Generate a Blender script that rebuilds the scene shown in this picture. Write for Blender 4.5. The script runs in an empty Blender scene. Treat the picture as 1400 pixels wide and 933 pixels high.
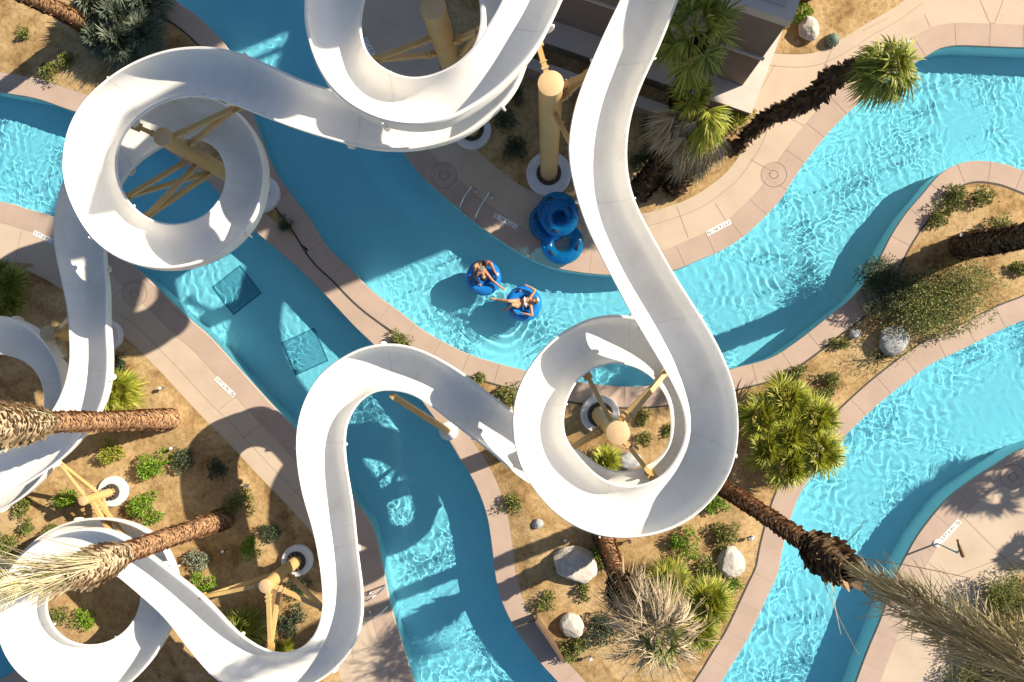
import bpy, bmesh, math, random
import numpy as np
from mathutils import Vector, Matrix, geometry, noise as mnoise

sc = bpy.context.scene
COL = sc.collection
rng = np.random.default_rng(7)
random.seed(7)
PI = math.pi

# ------------------------------------------------------------------ camera
H = 22.0                      # metres above the pool deck
FPX = 933.0                   # focal length in pixels of the 1400 px wide photograph
_n = np.array([45.0, -23.5, -FPX]); _n /= np.linalg.norm(_n)
_wz = -_n
_wy = np.array([0.0, 1.0, 0.0]); _wy -= _wz * _wy.dot(_wz); _wy /= np.linalg.norm(_wy)
_wx = np.cross(_wy, _wz)
ROT = np.array([_wx, _wy, _wz])          # camera -> world

def P(x, y, z=0.0):
    """world point seen at photograph pixel (x, y) and height z"""
    d = ROT @ np.array([(x - 700.0) / FPX, -(y - 466.5) / FPX, -1.0])
    t = (z - H) / d[2]
    return np.array([d[0] * t, d[1] * t, z])

def PP(pts, z=0.0):
    return np.array([P(a, b, z) for a, b in pts])

def V(p): return Vector((float(p[0]), float(p[1]), float(p[2])))

cam_d = bpy.data.cameras.new('camera')
cam_d.sensor_width = 36.0
cam_d.lens = 36.0 * FPX / 1400.0
cam_d.clip_start = 0.1
cam_d.clip_end = 2000.0
cam = bpy.data.objects.new('camera', cam_d)
COL.objects.link(cam)
M4 = Matrix.Identity(4)
for i in range(3):
    for j in range(3): M4[i][j] = ROT[i][j]
M4[2][3] = H
cam.matrix_world = M4
sc.camera = cam

# ------------------------------------------------------------------ light
SUN_EL = math.radians(32.5)
SUN_DIR = np.array([0.93, 0.37, 0.0]); SUN_DIR /= np.linalg.norm(SUN_DIR)
to_sun = Vector((SUN_DIR[0] * math.cos(SUN_EL), SUN_DIR[1] * math.cos(SUN_EL), math.sin(SUN_EL)))
sun_d = bpy.data.lights.new('sun', 'SUN')
sun_d.energy = 5.0
sun_d.angle = math.radians(0.5)
sun_d.color = (1.0, 0.89, 0.73)
sun = bpy.data.objects.new('sun', sun_d)
sun.rotation_euler = to_sun.to_track_quat('Z', 'Y').to_euler()
COL.objects.link(sun)
sun_d.cycles.is_caustics_light = True

world = bpy.data.worlds.new('World')
sc.world = world
world.use_nodes = True
nt = world.node_tree
sky = nt.nodes.new('ShaderNodeTexSky')
sky.sky_type = 'NISHITA'
sky.sun_disc = False
sky.sun_elevation = SUN_EL
sky.ozone_density = 2.8
sky.sun_rotation = math.atan2(to_sun.x, to_sun.y)
nt.links.new(sky.outputs[0], nt.nodes['Background'].inputs[0])
nt.nodes['Background'].inputs[1].default_value = 0.066

sc.view_settings.view_transform = 'Standard'
sc.view_settings.look = 'None'
sc.view_settings.exposure = 0.96
sc.view_settings.gamma = 1.0
sc.view_settings.use_curve_mapping = False
sc.render.engine = 'CYCLES'
cy = sc.cycles
cy.use_denoising = True
cy.max_bounces = 10
cy.diffuse_bounces = 4
cy.glossy_bounces = 3
cy.transmission_bounces = 8
cy.transparent_max_bounces = 8
cy.caustics_reflective = False
cy.caustics_refractive = True
cy.sample_clamp_indirect = 6.0
cy.blur_glossy = 0.3

# ------------------------------------------------------------------ materials
def new_mat(name):
    m = bpy.data.materials.new(name); m.use_nodes = True
    t = m.node_tree
    b = t.nodes['Principled BSDF']
    return m, t, b

def ramp(t, stops):
    r = t.nodes.new('ShaderNodeValToRGB')
    e = r.color_ramp.elements
    e[0].position, e[0].color = stops[0][0], (*stops[0][1], 1)
    e[1].position, e[1].color = stops[-1][0], (*stops[-1][1], 1)
    for p, c in stops[1:-1]:
        n = e.new(p); n.color = (*c, 1)
    return r

def noise_mat(name, stops, scale=4.0, detail=6.0, rough=0.8, bump=0.0, bscale=None, coords='Object', spec=0.3, metal=0.0, stretch=None):
    m, t, b = new_mat(name)
    tc = t.nodes.new('ShaderNodeTexCoord')
    src = tc.outputs[coords]
    if coords == 'Geometry':
        pass
    if stretch:
        mp = t.nodes.new('ShaderNodeMapping'); mp.inputs['Scale'].default_value = stretch
        t.links.new(src, mp.inputs[0]); src = mp.outputs[0]
    n = t.nodes.new('ShaderNodeTexNoise')
    n.inputs['Scale'].default_value = scale; n.inputs['Detail'].default_value = detail
    n.inputs['Roughness'].default_value = 0.6
    t.links.new(src, n.inputs['Vector'])
    r = ramp(t, stops)
    t.links.new(n.outputs['Fac'], r.inputs[0])
    t.links.new(r.outputs[0], b.inputs['Base Color'])
    b.inputs['Roughness'].default_value = rough
    b.inputs['Specular IOR Level'].default_value = spec
    b.inputs['Metallic'].default_value = metal
    if bump:
        n2 = t.nodes.new('ShaderNodeTexNoise')
        n2.inputs['Scale'].default_value = bscale or scale * 4; n2.inputs['Detail'].default_value = 5
        t.links.new(src, n2.inputs['Vector'])
        bp = t.nodes.new('ShaderNodeBump'); bp.inputs['Strength'].default_value = bump
        bp.inputs['Distance'].default_value = 0.02
        t.links.new(n2.outputs['Fac'], bp.inputs['Height'])
        t.links.new(bp.outputs[0], b.inputs['Normal'])
    return m

def flat_mat(name, col, rough=0.5, spec=0.5, metal=0.0):
    v = 0.06
    return noise_mat(name, [(0.3, tuple(c * (1 - v) for c in col)), (0.7, tuple(min(1, c * (1 + v)) for c in col))], scale=6, rough=rough, spec=spec, metal=metal)

def leaf_mat(name, cols, rough=0.55, transl=0.25, scale=9.0):
    """foliage: colour varies from blade to blade, a little light passes through"""
    m, t, b = new_mat(name)
    geo = t.nodes.new('ShaderNodeNewGeometry')
    tc = t.nodes.new('ShaderNodeTexCoord')
    n = t.nodes.new('ShaderNodeTexNoise'); n.inputs['Scale'].default_value = scale
    n.inputs['Detail'].default_value = 3
    t.links.new(tc.outputs['Object'], n.inputs['Vector'])
    mx = t.nodes.new('ShaderNodeMath'); mx.operation = 'MULTIPLY_ADD'
    t.links.new(geo.outputs['Random Per Island'], mx.inputs[0]); mx.inputs[1].default_value = 0.75
    ms = t.nodes.new('ShaderNodeMath'); ms.operation = 'MULTIPLY'; ms.inputs[1].default_value = 0.3
    t.links.new(n.outputs['Fac'], ms.inputs[0]); t.links.new(ms.outputs[0], mx.inputs[2])
    k = len(cols)
    r = ramp(t, [(0.08 + 0.84 * i / (k - 1), c) for i, c in enumerate(cols)])
    t.links.new(mx.outputs[0], r.inputs[0])
    t.links.new(r.outputs[0], b.inputs['Base Color'])
    b.inputs['Roughness'].default_value = rough
    b.inputs['Specular IOR Level'].default_value = 0.35
    if transl:
        tr = t.nodes.new('ShaderNodeBsdfTranslucent')
        t.links.new(r.outputs[0], tr.inputs[0])
        ad = t.nodes.new('ShaderNodeMixShader'); ad.inputs[0].default_value = transl
        t.links.new(b.outputs[0], ad.inputs[1]); t.links.new(tr.outputs[0], ad.inputs[2])
        t.links.new(ad.outputs[0], t.nodes['Material Output'].inputs[0])
    return m

# ------------------------------------------------------------------ objects
def link(name, mesh, mat=None, parent=None, smooth=False, world=True):
    o = bpy.data.objects.new(name, mesh)
    COL.objects.link(o)
    if mat is not None:
        for m in (mat if isinstance(mat, (list, tuple)) else [mat]): mesh.materials.append(m)
    if smooth and len(mesh.polygons):
        mesh.polygons.foreach_set('use_smooth', [True] * len(mesh.polygons))
    if parent is not None:
        o.parent = parent
        if world:      # the mesh was written in world coordinates
            o.matrix_parent_inverse = Matrix.Identity(4)
            t = Vector((0, 0, 0)); q = parent
            while q is not None: t += q.location; q = q.parent
            o.location = -t
    return o

def mesh_from(name, verts, faces):
    me = bpy.data.meshes.new(name)
    me.from_pydata([tuple(map(float, v)) for v in verts], [], [tuple(map(int, f)) for f in faces])
    me.update()
    return me

def np_mesh(name, verts, quads):
    """fast mesh from numpy arrays, all faces the same size"""
    verts = np.asarray(verts, dtype=np.float32); quads = np.asarray(quads, dtype=np.int32)
    k = quads.shape[1]
    me = bpy.data.meshes.new(name)
    me.vertices.add(len(verts)); me.vertices.foreach_set('co', verts.ravel())
    me.loops.add(quads.size); me.loops.foreach_set('vertex_index', quads.ravel())
    me.polygons.add(len(quads))
    me.polygons.foreach_set('loop_start', np.arange(0, quads.size, k, dtype=np.int32))
    me.polygons.foreach_set('loop_total', np.full(len(quads), k, dtype=np.int32))
    me.update(calc_edges=True)
    return me

class MB:
    """collects shapes, then becomes ONE mesh object"""
    def __init__(s): s.v = []; s.f = []; s.mi = []; s.cur = 0
    def add(s, vs, fs):
        o = len(s.v); s.v.extend([tuple(map(float, v)) for v in vs])
        for f in fs: s.f.append(tuple(int(i) + o for i in f)); s.mi.append(s.cur)
    def tube(s, pts, radii, seg=12, cap=True):
        pts = [np.array(p, float) for p in pts]
        if np.isscalar(radii): radii = [radii] * len(pts)
        rings = []; up = None
        for i, p in enumerate(pts):
            a = pts[min(i + 1, len(pts) - 1)] - pts[max(i - 1, 0)]
            a /= np.linalg.norm(a) + 1e-12
            if up is None:
                up = np.array([0, 0, 1.0]) if abs(a[2]) < 0.9 else np.array([1.0, 0, 0])
            u = up - a * up.dot(a); u /= np.linalg.norm(u) + 1e-12
            up = u; w = np.cross(a, u)
            rings.append([p + radii[i] * (math.cos(t) * u + math.sin(t) * w) for t in np.linspace(0, 2 * PI, seg, endpoint=False)])
        vs = [v for r in rings for v in r]; fs = []
        for i in range(len(rings) - 1):
            for j in range(seg):
                fs.append((i * seg + j, i * seg + (j + 1) % seg, (i + 1) * seg + (j + 1) % seg, (i + 1) * seg + j))
        if cap:
            fs.append(tuple(range(seg))[::-1]); n = (len(rings) - 1) * seg
            fs.append(tuple(n + j for j in range(seg)))
        s.add(vs, fs)
    def lathe(s, prof, c=(0, 0, 0), seg=24, axis=None):
        """profile [(r, z)] about +Z at c"""
        c = np.array(c, float); vs = []; fs = []
        for r, z in prof:
            for t in np.linspace(0, 2 * PI, seg, endpoint=False):
                vs.append(c + np.array([r * math.cos(t), r * math.sin(t), z]))
        for i in range(len(prof) - 1):
            for j in range(seg):
                fs.append((i * seg + j, i * seg + (j + 1) % seg, (i + 1) * seg + (j + 1) % seg, (i + 1) * seg + j))
        fs.append(tuple(range(seg))[::-1]); n = (len(prof) - 1) * seg
        fs.append(tuple(n + j for j in range(seg)))
        s.add(vs, fs)
    def bar(s, a, b, w, h):
        """rectangular bar a -> b, w wide, h deep"""
        a = np.array(a, float); b = np.array(b, float); d = b - a; d /= np.linalg.norm(d)
        up = np.array([0, 0, 1.0]) if abs(d[2]) < 0.95 else np.array([1.0, 0, 0])
        x = np.cross(d, up); x /= np.linalg.norm(x); y = np.cross(x, d)
        vs = []
        for p in (a, b):
            for sx, sy in ((-1, -1), (1, -1), (1, 1), (-1, 1)):
                vs.append(p + x * sx * w / 2 + y * sy * h / 2)
        s.add(vs, [(3, 2, 1, 0), (4, 5, 6, 7), (0, 1, 5, 4), (1, 2, 6, 5), (2, 3, 7, 6), (3, 0, 4, 7)])
    def build(s, name, mat=None, parent=None, smooth=False, world=True, auto=None):
        me = mesh_from(name, s.v, s.f)
        if any(s.mi): me.polygons.foreach_set('material_index', s.mi)
        o = link(name, me, mat, parent, smooth, world)
        if auto: me.set_sharp_from_angle(angle=math.radians(auto))
        return o

def tag(o, label=None, cat=None, group=None, kind=None):
    if label: o['label'] = label
    if cat: o['category'] = cat
    if group: o['group'] = group
    if kind: o['kind'] = kind
    return o

def empty(name, loc, label=None, cat=None, group=None):
    o = bpy.data.objects.new(name, None); COL.objects.link(o)
    o.empty_display_size = 0.2
    o.location = V(loc)
    return tag(o, label, cat, group)

def copy_tree(o, parent=None):
    c = o.copy(); COL.objects.link(c)
    if parent is not None:
        c.parent = parent
    for ch in list(o.children): copy_tree(ch, c)
    return c

# ------------------------------------------------------------------ curves and noise
def catmull(pts, step=0.25):
    """resample a polyline as a smooth curve"""
    p = np.asarray(pts, float)
    p = np.vstack([2 * p[0] - p[1], p, 2 * p[-1] - p[-2]])
    out = []
    for i in range(1, len(p) - 2):
        a, b, c, d = p[i - 1:i + 3]
        n = max(1, int(np.linalg.norm(c - b) / step))
        for k in range(n):
            t = k / n
            out.append(0.5 * (2 * b + (c - a) * t + (2 * a - 5 * b + 4 * c - d) * t * t + (3 * b - a - 3 * c + d) * t ** 3))
    out.append(p[-2])
    return np.array(out)

def even(pts, n):
    p = np.asarray(pts, float)
    s = np.r_[0, np.cumsum(np.linalg.norm(np.diff(p, axis=0), axis=1))]
    t = np.linspace(0, s[-1], n)
    return np.stack([np.interp(t, s, p[:, k]) for k in range(p.shape[1])], 1)

def inside(xy, poly):
    x, y = xy[:, 0], xy[:, 1]
    r = np.zeros(len(xy), bool)
    q = np.roll(poly, -1, axis=0)
    for (x1, y1), (x2, y2) in zip(poly[:, :2], q[:, :2]):
        if y1 == y2: continue
        c = ((y1 > y) != (y2 > y)) & (x < (x2 - x1) * (y - y1) / (y2 - y1) + x1)
        r ^= c
    return r

def dist_poly(xy, line):
    d = np.full(len(xy), 1e9)
    for a, b in zip(line[:-1, :2], line[1:, :2]):
        ab = b - a; L = ab.dot(ab)
        if L < 1e-12: continue
        t = np.clip(((xy - a) @ ab) / L, 0, 1)
        q = xy - (a + t[:, None] * ab)
        np.minimum(d, np.einsum('ij,ij->i', q, q), out=d)
    return np.sqrt(d)

def vnoise(xy, seed=0, octaves=4, scale=1.0):
    """smooth value noise in about [-1, 1]"""
    out = np.zeros(len(xy)); amp = 1.0; tot = 0
    r = np.random.default_rng(seed)
    for o in range(octaves):
        G = r.random((64, 64)) * 2 - 1
        q = xy * scale * 2 ** o + r.random(2) * 50
        i = np.floor(q).astype(int); f = q - i; f = f * f * (3 - 2 * f)
        a = G[i[:, 0] % 64, i[:, 1] % 64]; b = G[(i[:, 0] + 1) % 64, i[:, 1] % 64]
        c = G[i[:, 0] % 64, (i[:, 1] + 1) % 64]; d = G[(i[:, 0] + 1) % 64, (i[:, 1] + 1) % 64]
        out += amp * ((a * (1 - f[:, 0]) + b * f[:, 0]) * (1 - f[:, 1]) + (c * (1 - f[:, 0]) + d * f[:, 0]) * f[:, 1])
        tot += amp; amp *= 0.5
    return out / tot
def ss(a, b, x): t = np.clip((x - a) / (b - a), 0, 1); return t * t * (3 - 2 * t)
# ================================================================== the setting
m_deck = noise_mat('deck_concrete', [(0.25, (0.42, 0.33, 0.245)), (0.5, (0.49, 0.39, 0.29)), (0.8, (0.53, 0.425, 0.32))], scale=0.7, detail=8, rough=0.85, bump=0.08, bscale=60)
m_cope = noise_mat('coping_concrete', [(0.25, (0.36, 0.27, 0.21)), (0.55, (0.42, 0.315, 0.25)), (0.8, (0.46, 0.35, 0.28))], scale=0.9, detail=8, rough=0.85, bump=0.08, bscale=60)
m_joint = flat_mat('joint_filler', (0.26, 0.20, 0.15), 0.9)
m_edge = flat_mat('edging_strip', (0.045, 0.04, 0.035), 0.8)
m_pool = noise_mat('pool_plaster', [(0.3, (0.84, 0.91, 0.93)), (0.7, (0.90, 0.95, 0.96))], scale=1.5, detail=5, rough=0.7)

def sand_mat():
    m, t, b = new_mat('desert_sand')
    tc = t.nodes.new('ShaderNodeTexCoord')
    n1 = t.nodes.new('ShaderNodeTexNoise'); n1.inputs['Scale'].default_value = 0.55; n1.inputs['Detail'].default_value = 10; n1.inputs['Roughness'].default_value = 0.68; n1.inputs['Distortion'].default_value = 0.6
    n2 = t.nodes.new('ShaderNodeTexNoise'); n2.inputs['Scale'].default_value = 7; n2.inputs['Detail'].default_value = 9; n2.inputs['Roughness'].default_value = 0.7
    t.links.new(tc.outputs['Object'], n1.inputs['Vector']); t.links.new(tc.outputs['Object'], n2.inputs['Vector'])
    r = ramp(t, [(0.32, (0.15, 0.088, 0.036)), (0.43, (0.32, 0.205, 0.09)), (0.54, (0.45, 0.31, 0.15)), (0.75, (0.54, 0.40, 0.23))])
    t.links.new(n1.outputs['Fac'], r.inputs[0])
    r2 = ramp(t, [(0.34, (0.45, 0.42, 0.38)), (0.56, (1.0, 1.0, 1.0))])
    t.links.new(n2.outputs['Fac'], r2.inputs[0])
    mx = t.nodes.new('ShaderNodeMix'); mx.data_type = 'RGBA'; mx.blend_type = 'MULTIPLY'; mx.inputs['Factor'].default_value = 0.7
    t.links.new(r.outputs[0], mx.inputs['A']); t.links.new(r2.outputs[0], mx.inputs['B'])
    t.links.new(mx.outputs['Result'], b.inputs['Base Color'])
    b.inputs['Roughness'].default_value = 0.95; b.inputs['Specular IOR Level'].default_value = 0.1
    n3 = t.nodes.new('ShaderNodeTexNoise'); n3.inputs['Scale'].default_value = 14; n3.inputs['Detail'].default_value = 8
    t.links.new(tc.outputs['Object'], n3.inputs['Vector'])
    bp = t.nodes.new('ShaderNodeBump'); bp.inputs['Strength'].default_value = 0.45; bp.inputs['Distance'].default_value = 0.03
    t.links.new(n3.outputs['Fac'], bp.inputs['Height']); t.links.new(bp.outputs[0], b.inputs['Normal'])
    return m
m_sand = sand_mat()

# banks of the three channels, traced at deck level
B1 = [(-500, 40), (-300, 80), (-100, 105), (0, 125), (50, 134), (97, 150), (150, 166), (200, 188), (240, 212), (275, 238), (305, 268), (340, 307), (385, 345), (426, 382), (484, 444), (511, 470), (545, 508), (577, 547), (603, 583), (625, 619), (649, 658), (666, 702), (674, 750), (678, 785), (686, 819), (704, 857), (728, 891), (745, 912), (780, 950), (830, 1010), (850, 1080), (850, 1400)]
B2 = [(60, -450), (150, -120), (200, -40), (237, 0), (261, 17), (285, 38), (309, 65), (328, 105), (343, 154), (357, 192), (374, 233), (400, 271), (422, 300), (446, 338), (474, 365), (508, 399), (549, 430), (580, 454), (632, 482), (669, 495), (714, 507), (760, 518), (800, 525), (851, 530), (899, 528), (950, 519), (1000, 506), (1051, 492), (1086, 471), (1130, 437), (1161, 413), (1185, 386), (1202, 358), (1219, 324), (1240, 292), (1261, 268), (1285, 240), (1309, 226), (1336, 221), (1370, 225), (1400, 235), (1500, 275), (1700, 330), (1950, 380)]
B3 = [(935, 1400), (935, 1080), (945, 1010), (968, 960), (985, 933), (1000, 908), (1017, 881), (1034, 846), (1051, 809), (1062, 785), (1069, 750), (1081, 706), (1093, 675), (1113, 644), (1137, 613), (1148, 602), (1172, 578), (1206, 547), (1240, 520), (1274, 496), (1319, 475), (1360, 454), (1400, 437), (1500, 405), (1700, 430), (1950, 470)]
B4 = [(-500, 250), (-100, 268), (0, 277), (34, 286), (74, 298), (120, 320), (171, 357), (206, 387), (254, 434), (285, 461), (329, 509), (370, 554), (405, 590), (440, 630), (470, 665), (487, 690), (505, 715), (514, 740), (519, 762), (526, 795), (532, 826), (542, 860), (552, 892), (565, 933), (590, 990), (620, 1060), (650, 1200), (660, 1400)]
B5 = [(380, -450), (420, -150), (445, -20), (470, 50), (500, 110), (530, 165), (556, 213), (577, 240), (608, 268), (642, 297), (669, 317), (714, 346), (749, 362), (783, 370), (831, 375), (880, 374), (920, 369), (954, 355), (989, 340), (1024, 316), (1065, 274), (1082, 247), (1106, 213), (1137, 175), (1165, 148), (1189, 127), (1225, 100), (1264, 77), (1285, 65), (1309, 61), (1343, 62), (1400, 64), (1600, 70), (1950, 60)]
B6 = [(-500, 1050), (-60, 960), (0, 931), (24, 916), (45, 895), (30, 850), (-20, 800), (-100, 740), (-500, 700)]
B7 = [(1950, 520), (1600, 570), (1480, 590), (1400, 615), (1370, 632), (1329, 658), (1298, 682), (1274, 709), (1254, 736), (1240, 761), (1226, 790), (1206, 846), (1189, 887), (1173, 930), (1150, 1000), (1140, 1100), (1140, 1400)]
W = {k: catmull(PP(v), 0.22) for k, v in dict(B1=B1, B2=B2, B3=B3, B4=B4, B5=B5, B6=B6, B7=B7).items()}
def corner(*pts): return PP(pts)
LAND = {
    'island': np.vstack([W['B1'], W['B3'], W['B2'][::-1], corner((-500, -450))]),
    'west': np.vstack([W['B4'], corner((-500, 1400)), W['B6']]),
    'north': np.vstack([W['B5'], corner((1950, -450))]),
    'east': np.vstack([W['B7'], corner((1950, 1400))]),
}
ZD = -0.006        # deck level; the coping stands a few millimetres higher
POOL_Z = -1.12
WATER_Z = -0.13

def prism(name, poly, zt, zb, mats):
    """solid of a flat outline: top face material 0, sides material 1"""
    p = [Vector((a[0], a[1], 0)) for a in poly]
    # drop doubles
    q = [p[0]]
    for a in p[1:]:
        if (a - q[-1]).length > 1e-4: q.append(a)
    if (q[0] - q[-1]).length < 1e-4: q.pop()
    tri = geometry.tessellate_polygon([q])
    n = len(q)
    vs = [(a.x, a.y, zt) for a in q] + [(a.x, a.y, zb) for a in q]
    area = sum(q[i].x * q[(i + 1) % n].y - q[(i + 1) % n].x * q[i].y for i in range(n))
    fs = []; mi = []
    for t in tri:
        a, b, c = (q[i] for i in t)
        fs.append(tuple(t) if (b - a).cross(c - a).z > 0 else tuple(t)[::-1]); mi.append(0)
    for i in range(n):
        j = (i + 1) % n
        fs.append((i, n + i, n + j, j) if area > 0 else (j, n + j, n + i, i)); mi.append(1)
    me = mesh_from(name, vs, fs)
    o = link(name, me, mats)
    me.polygons.foreach_set('material_index', mi)
    return o

def offset_line(line, d):
    """shift a polyline sideways; positive = to its left"""
    t = np.gradient(line[:, :2], axis=0); t /= np.linalg.norm(t, axis=1)[:, None] + 1e-12
    n = np.stack([-t[:, 1], t[:, 0]], 1)
    o = line.copy(); o[:, :2] += n * d
    return o

for k, poly in LAND.items():
    nm = {'island': 'island_ground', 'west': 'deck', 'north': 'deck', 'east': 'deck'}[k]
    tag(prism(nm, poly, ZD, POOL_Z - 0.05, [m_deck, m_pool]), kind='structure').cycles.is_caustics_receiver = True

# coping stones: overhang the water by 3 cm, joints left open
def coping(line, side, width=0.66, stone=1.02, z=0.0):
    line = even(line, int(np.sum(np.linalg.norm(np.diff(line, axis=0), axis=1)) / 0.17))
    seg = np.linalg.norm(np.diff(line, axis=0), axis=1)
    n = len(line)
    k = max(2, int(round(stone / seg.mean())))
    mb = MB()
    a = offset_line(line, -0.03 * side); b = offset_line(line, width * side)
    for s in range(0, n - 1, k):
        e = min(s + k, n - 1)
        ia = a[s:e + 1].copy(); ib = b[s:e + 1].copy()
        g = 0.006
        for arr in (ia, ib):
            d0 = arr[1] - arr[0]; d1 = arr[-1] - arr[-2]
            arr[0] += d0 / (np.linalg.norm(d0) + 1e-9) * g; arr[-1] -= d1 / (np.linalg.norm(d1) + 1e-9) * g
        m = len(ia); vs = []
        c = 0.012
        sc_ = (ib - ia); sc_ /= np.linalg.norm(sc_, axis=1)[:, None]
        rows = [(ia, -0.09), (ia, z - c), (ia + sc_ * c, z), (ib - sc_ * 0.004, z), (ib, z - 0.004), (ib, -0.09)]
        for arr, zz in rows:
            for p in arr: vs.append((p[0], p[1], zz))
        fs = []
        for r in range(len(rows) - 1):
            for i in range(m - 1):
                f = (r * m + i, r * m + i + 1, (r + 1) * m + i + 1, (r + 1) * m + i)
                fs.append(f if side < 0 else f[::-1])
        for i in (0, m - 1):
            f = tuple(r * m + i for r in range(len(rows)))
            fs.append(f if (i == 0) == (side > 0) else f[::-1])
        mb.add(vs, fs)
    return tag(mb.build('coping', m_cope), kind='structure')
coping(W['B1'], 1, 0.66)
coping(W['B2'], -1, 0.62, z=0.004)
coping(W['B3'], 1, 0.66)
coping(W['B4'], -1, 0.68)
coping(W['B5'], 1, 0.70)
coping(W['B6'], 1 if False else -1, 0.6)
coping(W['B7'], 1, 0.66)

def edging(line, w=0.05, z=0.012):
    mb = MB()
    a = offset_line(line, w / 2); b = offset_line(line, -w / 2)
    n = len(line); vs = []
    for arr, zz in ((a, ZD - 0.01), (a, z), (b, z), (b, ZD - 0.01)):
        vs += [(p[0], p[1], zz) for p in arr]
    fs = []
    for r in range(3):
        for i in range(n - 1): fs.append((r * n + i, r * n + i + 1, (r + 1) * n + i + 1, (r + 1) * n + i)[::-1])
    mb.add(vs, fs)
    return tag(mb.build('bed_edging', m_edge), kind='structure')
edging(offset_line(W['B2'], -0.655), 0.05)
edging(offset_line(W['B3'], 0.69), 0.045)

# planting beds: sand sheets with soft mounds
BED_H = []
def bed(poly, seed, amp=0.10, step=0.16, edge=0.7, base=0.004, lim=(-19, 19, -14.5, 14.5)):
    poly = np.asarray(poly)[:, :2]
    x0, y0 = np.maximum(poly.min(0), (lim[0], lim[2])); x1, y1 = np.minimum(poly.max(0), (lim[1], lim[3]))
    gx, gy = np.meshgrid(np.arange(x0, x1, step), np.arange(y0, y1, step))
    g = np.stack([gx.ravel(), gy.ravel()], 1) + rng.uniform(-0.04, 0.04, (gx.size, 2))
    g = g[inside(g, poly)]
    ring = np.vstack([poly, poly[:1]])
    g = g[dist_poly(g, ring) > step * 0.6]
    pts = [Vector(p) for p in np.vstack([poly, g])]
    n = len(poly)
    r = geometry.delaunay_2d_cdt(pts, [], [list(range(n))], 1, 1e-5)
    vo = np.array([(v.x, v.y) for v in r[0]])
    d = dist_poly(vo, ring)
    h = base + ss(0.02, edge, d) * amp * (0.55 + 0.9 * vnoise(vo, seed, 4, 0.55)) + ss(0.0, 0.3, d) * 0.012 * vnoise(vo, seed + 9, 3, 3.0)
    h = np.maximum(h, ZD + 0.004)
    fs = []
    for f in r[2]:
        a, b, c = (vo[i] for i in f[:3])
        fs.append(tuple(f) if np.cross(b - a, c - a) > 0 else tuple(f)[::-1])
    o = link('sand_bed', mesh_from('sand_bed', np.c_[vo, h], fs), m_sand, smooth=True)
    tag(o, kind='structure')
    BED_H.append((vo, h))
    return o
def ground_z(x, y):
    """sand height near a point"""
    best = 0.0; bd = 0.12
    for vo, h in BED_H:
        d = (vo[:, 0] - x) ** 2 + (vo[:, 1] - y) ** 2
        i = int(d.argmin())
        if d[i] < bd: bd = d[i]; best = h[i]
    return float(best)

BI = np.vstack([offset_line(W['B1'], 0.64), offset_line(W['B3'], 0.64), offset_line(W['B2'], -0.62)[::-1], corner((-500, -450))])
def clean_inset(src, others, poly, w):
    """keep only the inset points that really are w away from every bank"""
    ok = np.ones(len(poly), bool)
    for l in others: ok &= dist_poly(poly[:, :2], l) > w - 0.03
    return poly[ok]
# the island narrows to nothing between the two channels: two separate beds
i1 = offset_line(W['B1'], 0.64); i2 = offset_line(W['B2'], -0.66); i3 = offset_line(W['B3'], 0.70)
def between(line, pa, pb):
    a = int(((line[:, :2] - P(*pa)[:2]) ** 2).sum(1).argmin()); b = int(((line[:, :2] - P(*pb)[:2]) ** 2).sum(1).argmin())
    return line[a:b + 1]
nw1 = between(i1, (-500, 20), (412, 352)); nw2 = between(i2, (60, -450), (412, 352))
bed(np.vstack([nw1, nw2[::-1], corner((-500, -450))]), 3)
se1 = between(i1, (545, 478), (875, 1400)); se3 = between(i3, (905, 1400), (1950, 440)); se2 = between(i2, (522, 445), (1950, 410))
bed(np.vstack([se1, se3, se2[::-1]]), 5)
B8 = [(-500, 330), (0, 357), (34, 369), (69, 386), (110, 415), (147, 444), (171, 461), (220, 509), (268, 561), (295, 588), (319, 613), (357, 654), (400, 699), (426, 730), (445, 780), (455, 850), (466, 933), (480, 1000), (500, 1400)]
W8 = catmull(PP(B8), 0.22)
B9 = [(300, 1400), (200, 1010), (120, 985), (60, 930), (60, 850), (20, 780), (-60, 710), (-200, 680), (-500, 660)]
bed(np.vstack([W8, catmull(PP(B9), 0.3)]), 8)
BA = [(642, 196), (683, 233), (714, 255), (749, 271), (800, 290), (850, 297), (875, 293), (906, 285), (944, 271), (971, 254), (996, 233), (1018, 202), (1030, 178), (1033, 155)]
WA = catmull(PP(BA), 0.2)
bed(np.vstack([WA, corner((1000, 60), (560, -60), (590, 40), (610, 130))]), 11, amp=0.08, edge=0.5)
BB = [(1047, 71), (1079, 74), (1113, 72), (1144, 58), (1182, 34), (1237, 0), (1300, -60), (1400, -200)]
bed(np.vstack([catmull(PP(BB), 0.2), corner((1100, -200), (1040, 0))]), 13, edge=0.5)
BC = [(1950, 700), (1500, 755), (1400, 784), (1377, 798), (1357, 808), (1346, 825), (1350, 860), (1340, 900), (1320, 960), (1300, 1400)]
bed(np.vstack([catmull(PP(BC), 0.2), corner((1950, 1400))]), 17, edge=0.5)

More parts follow.
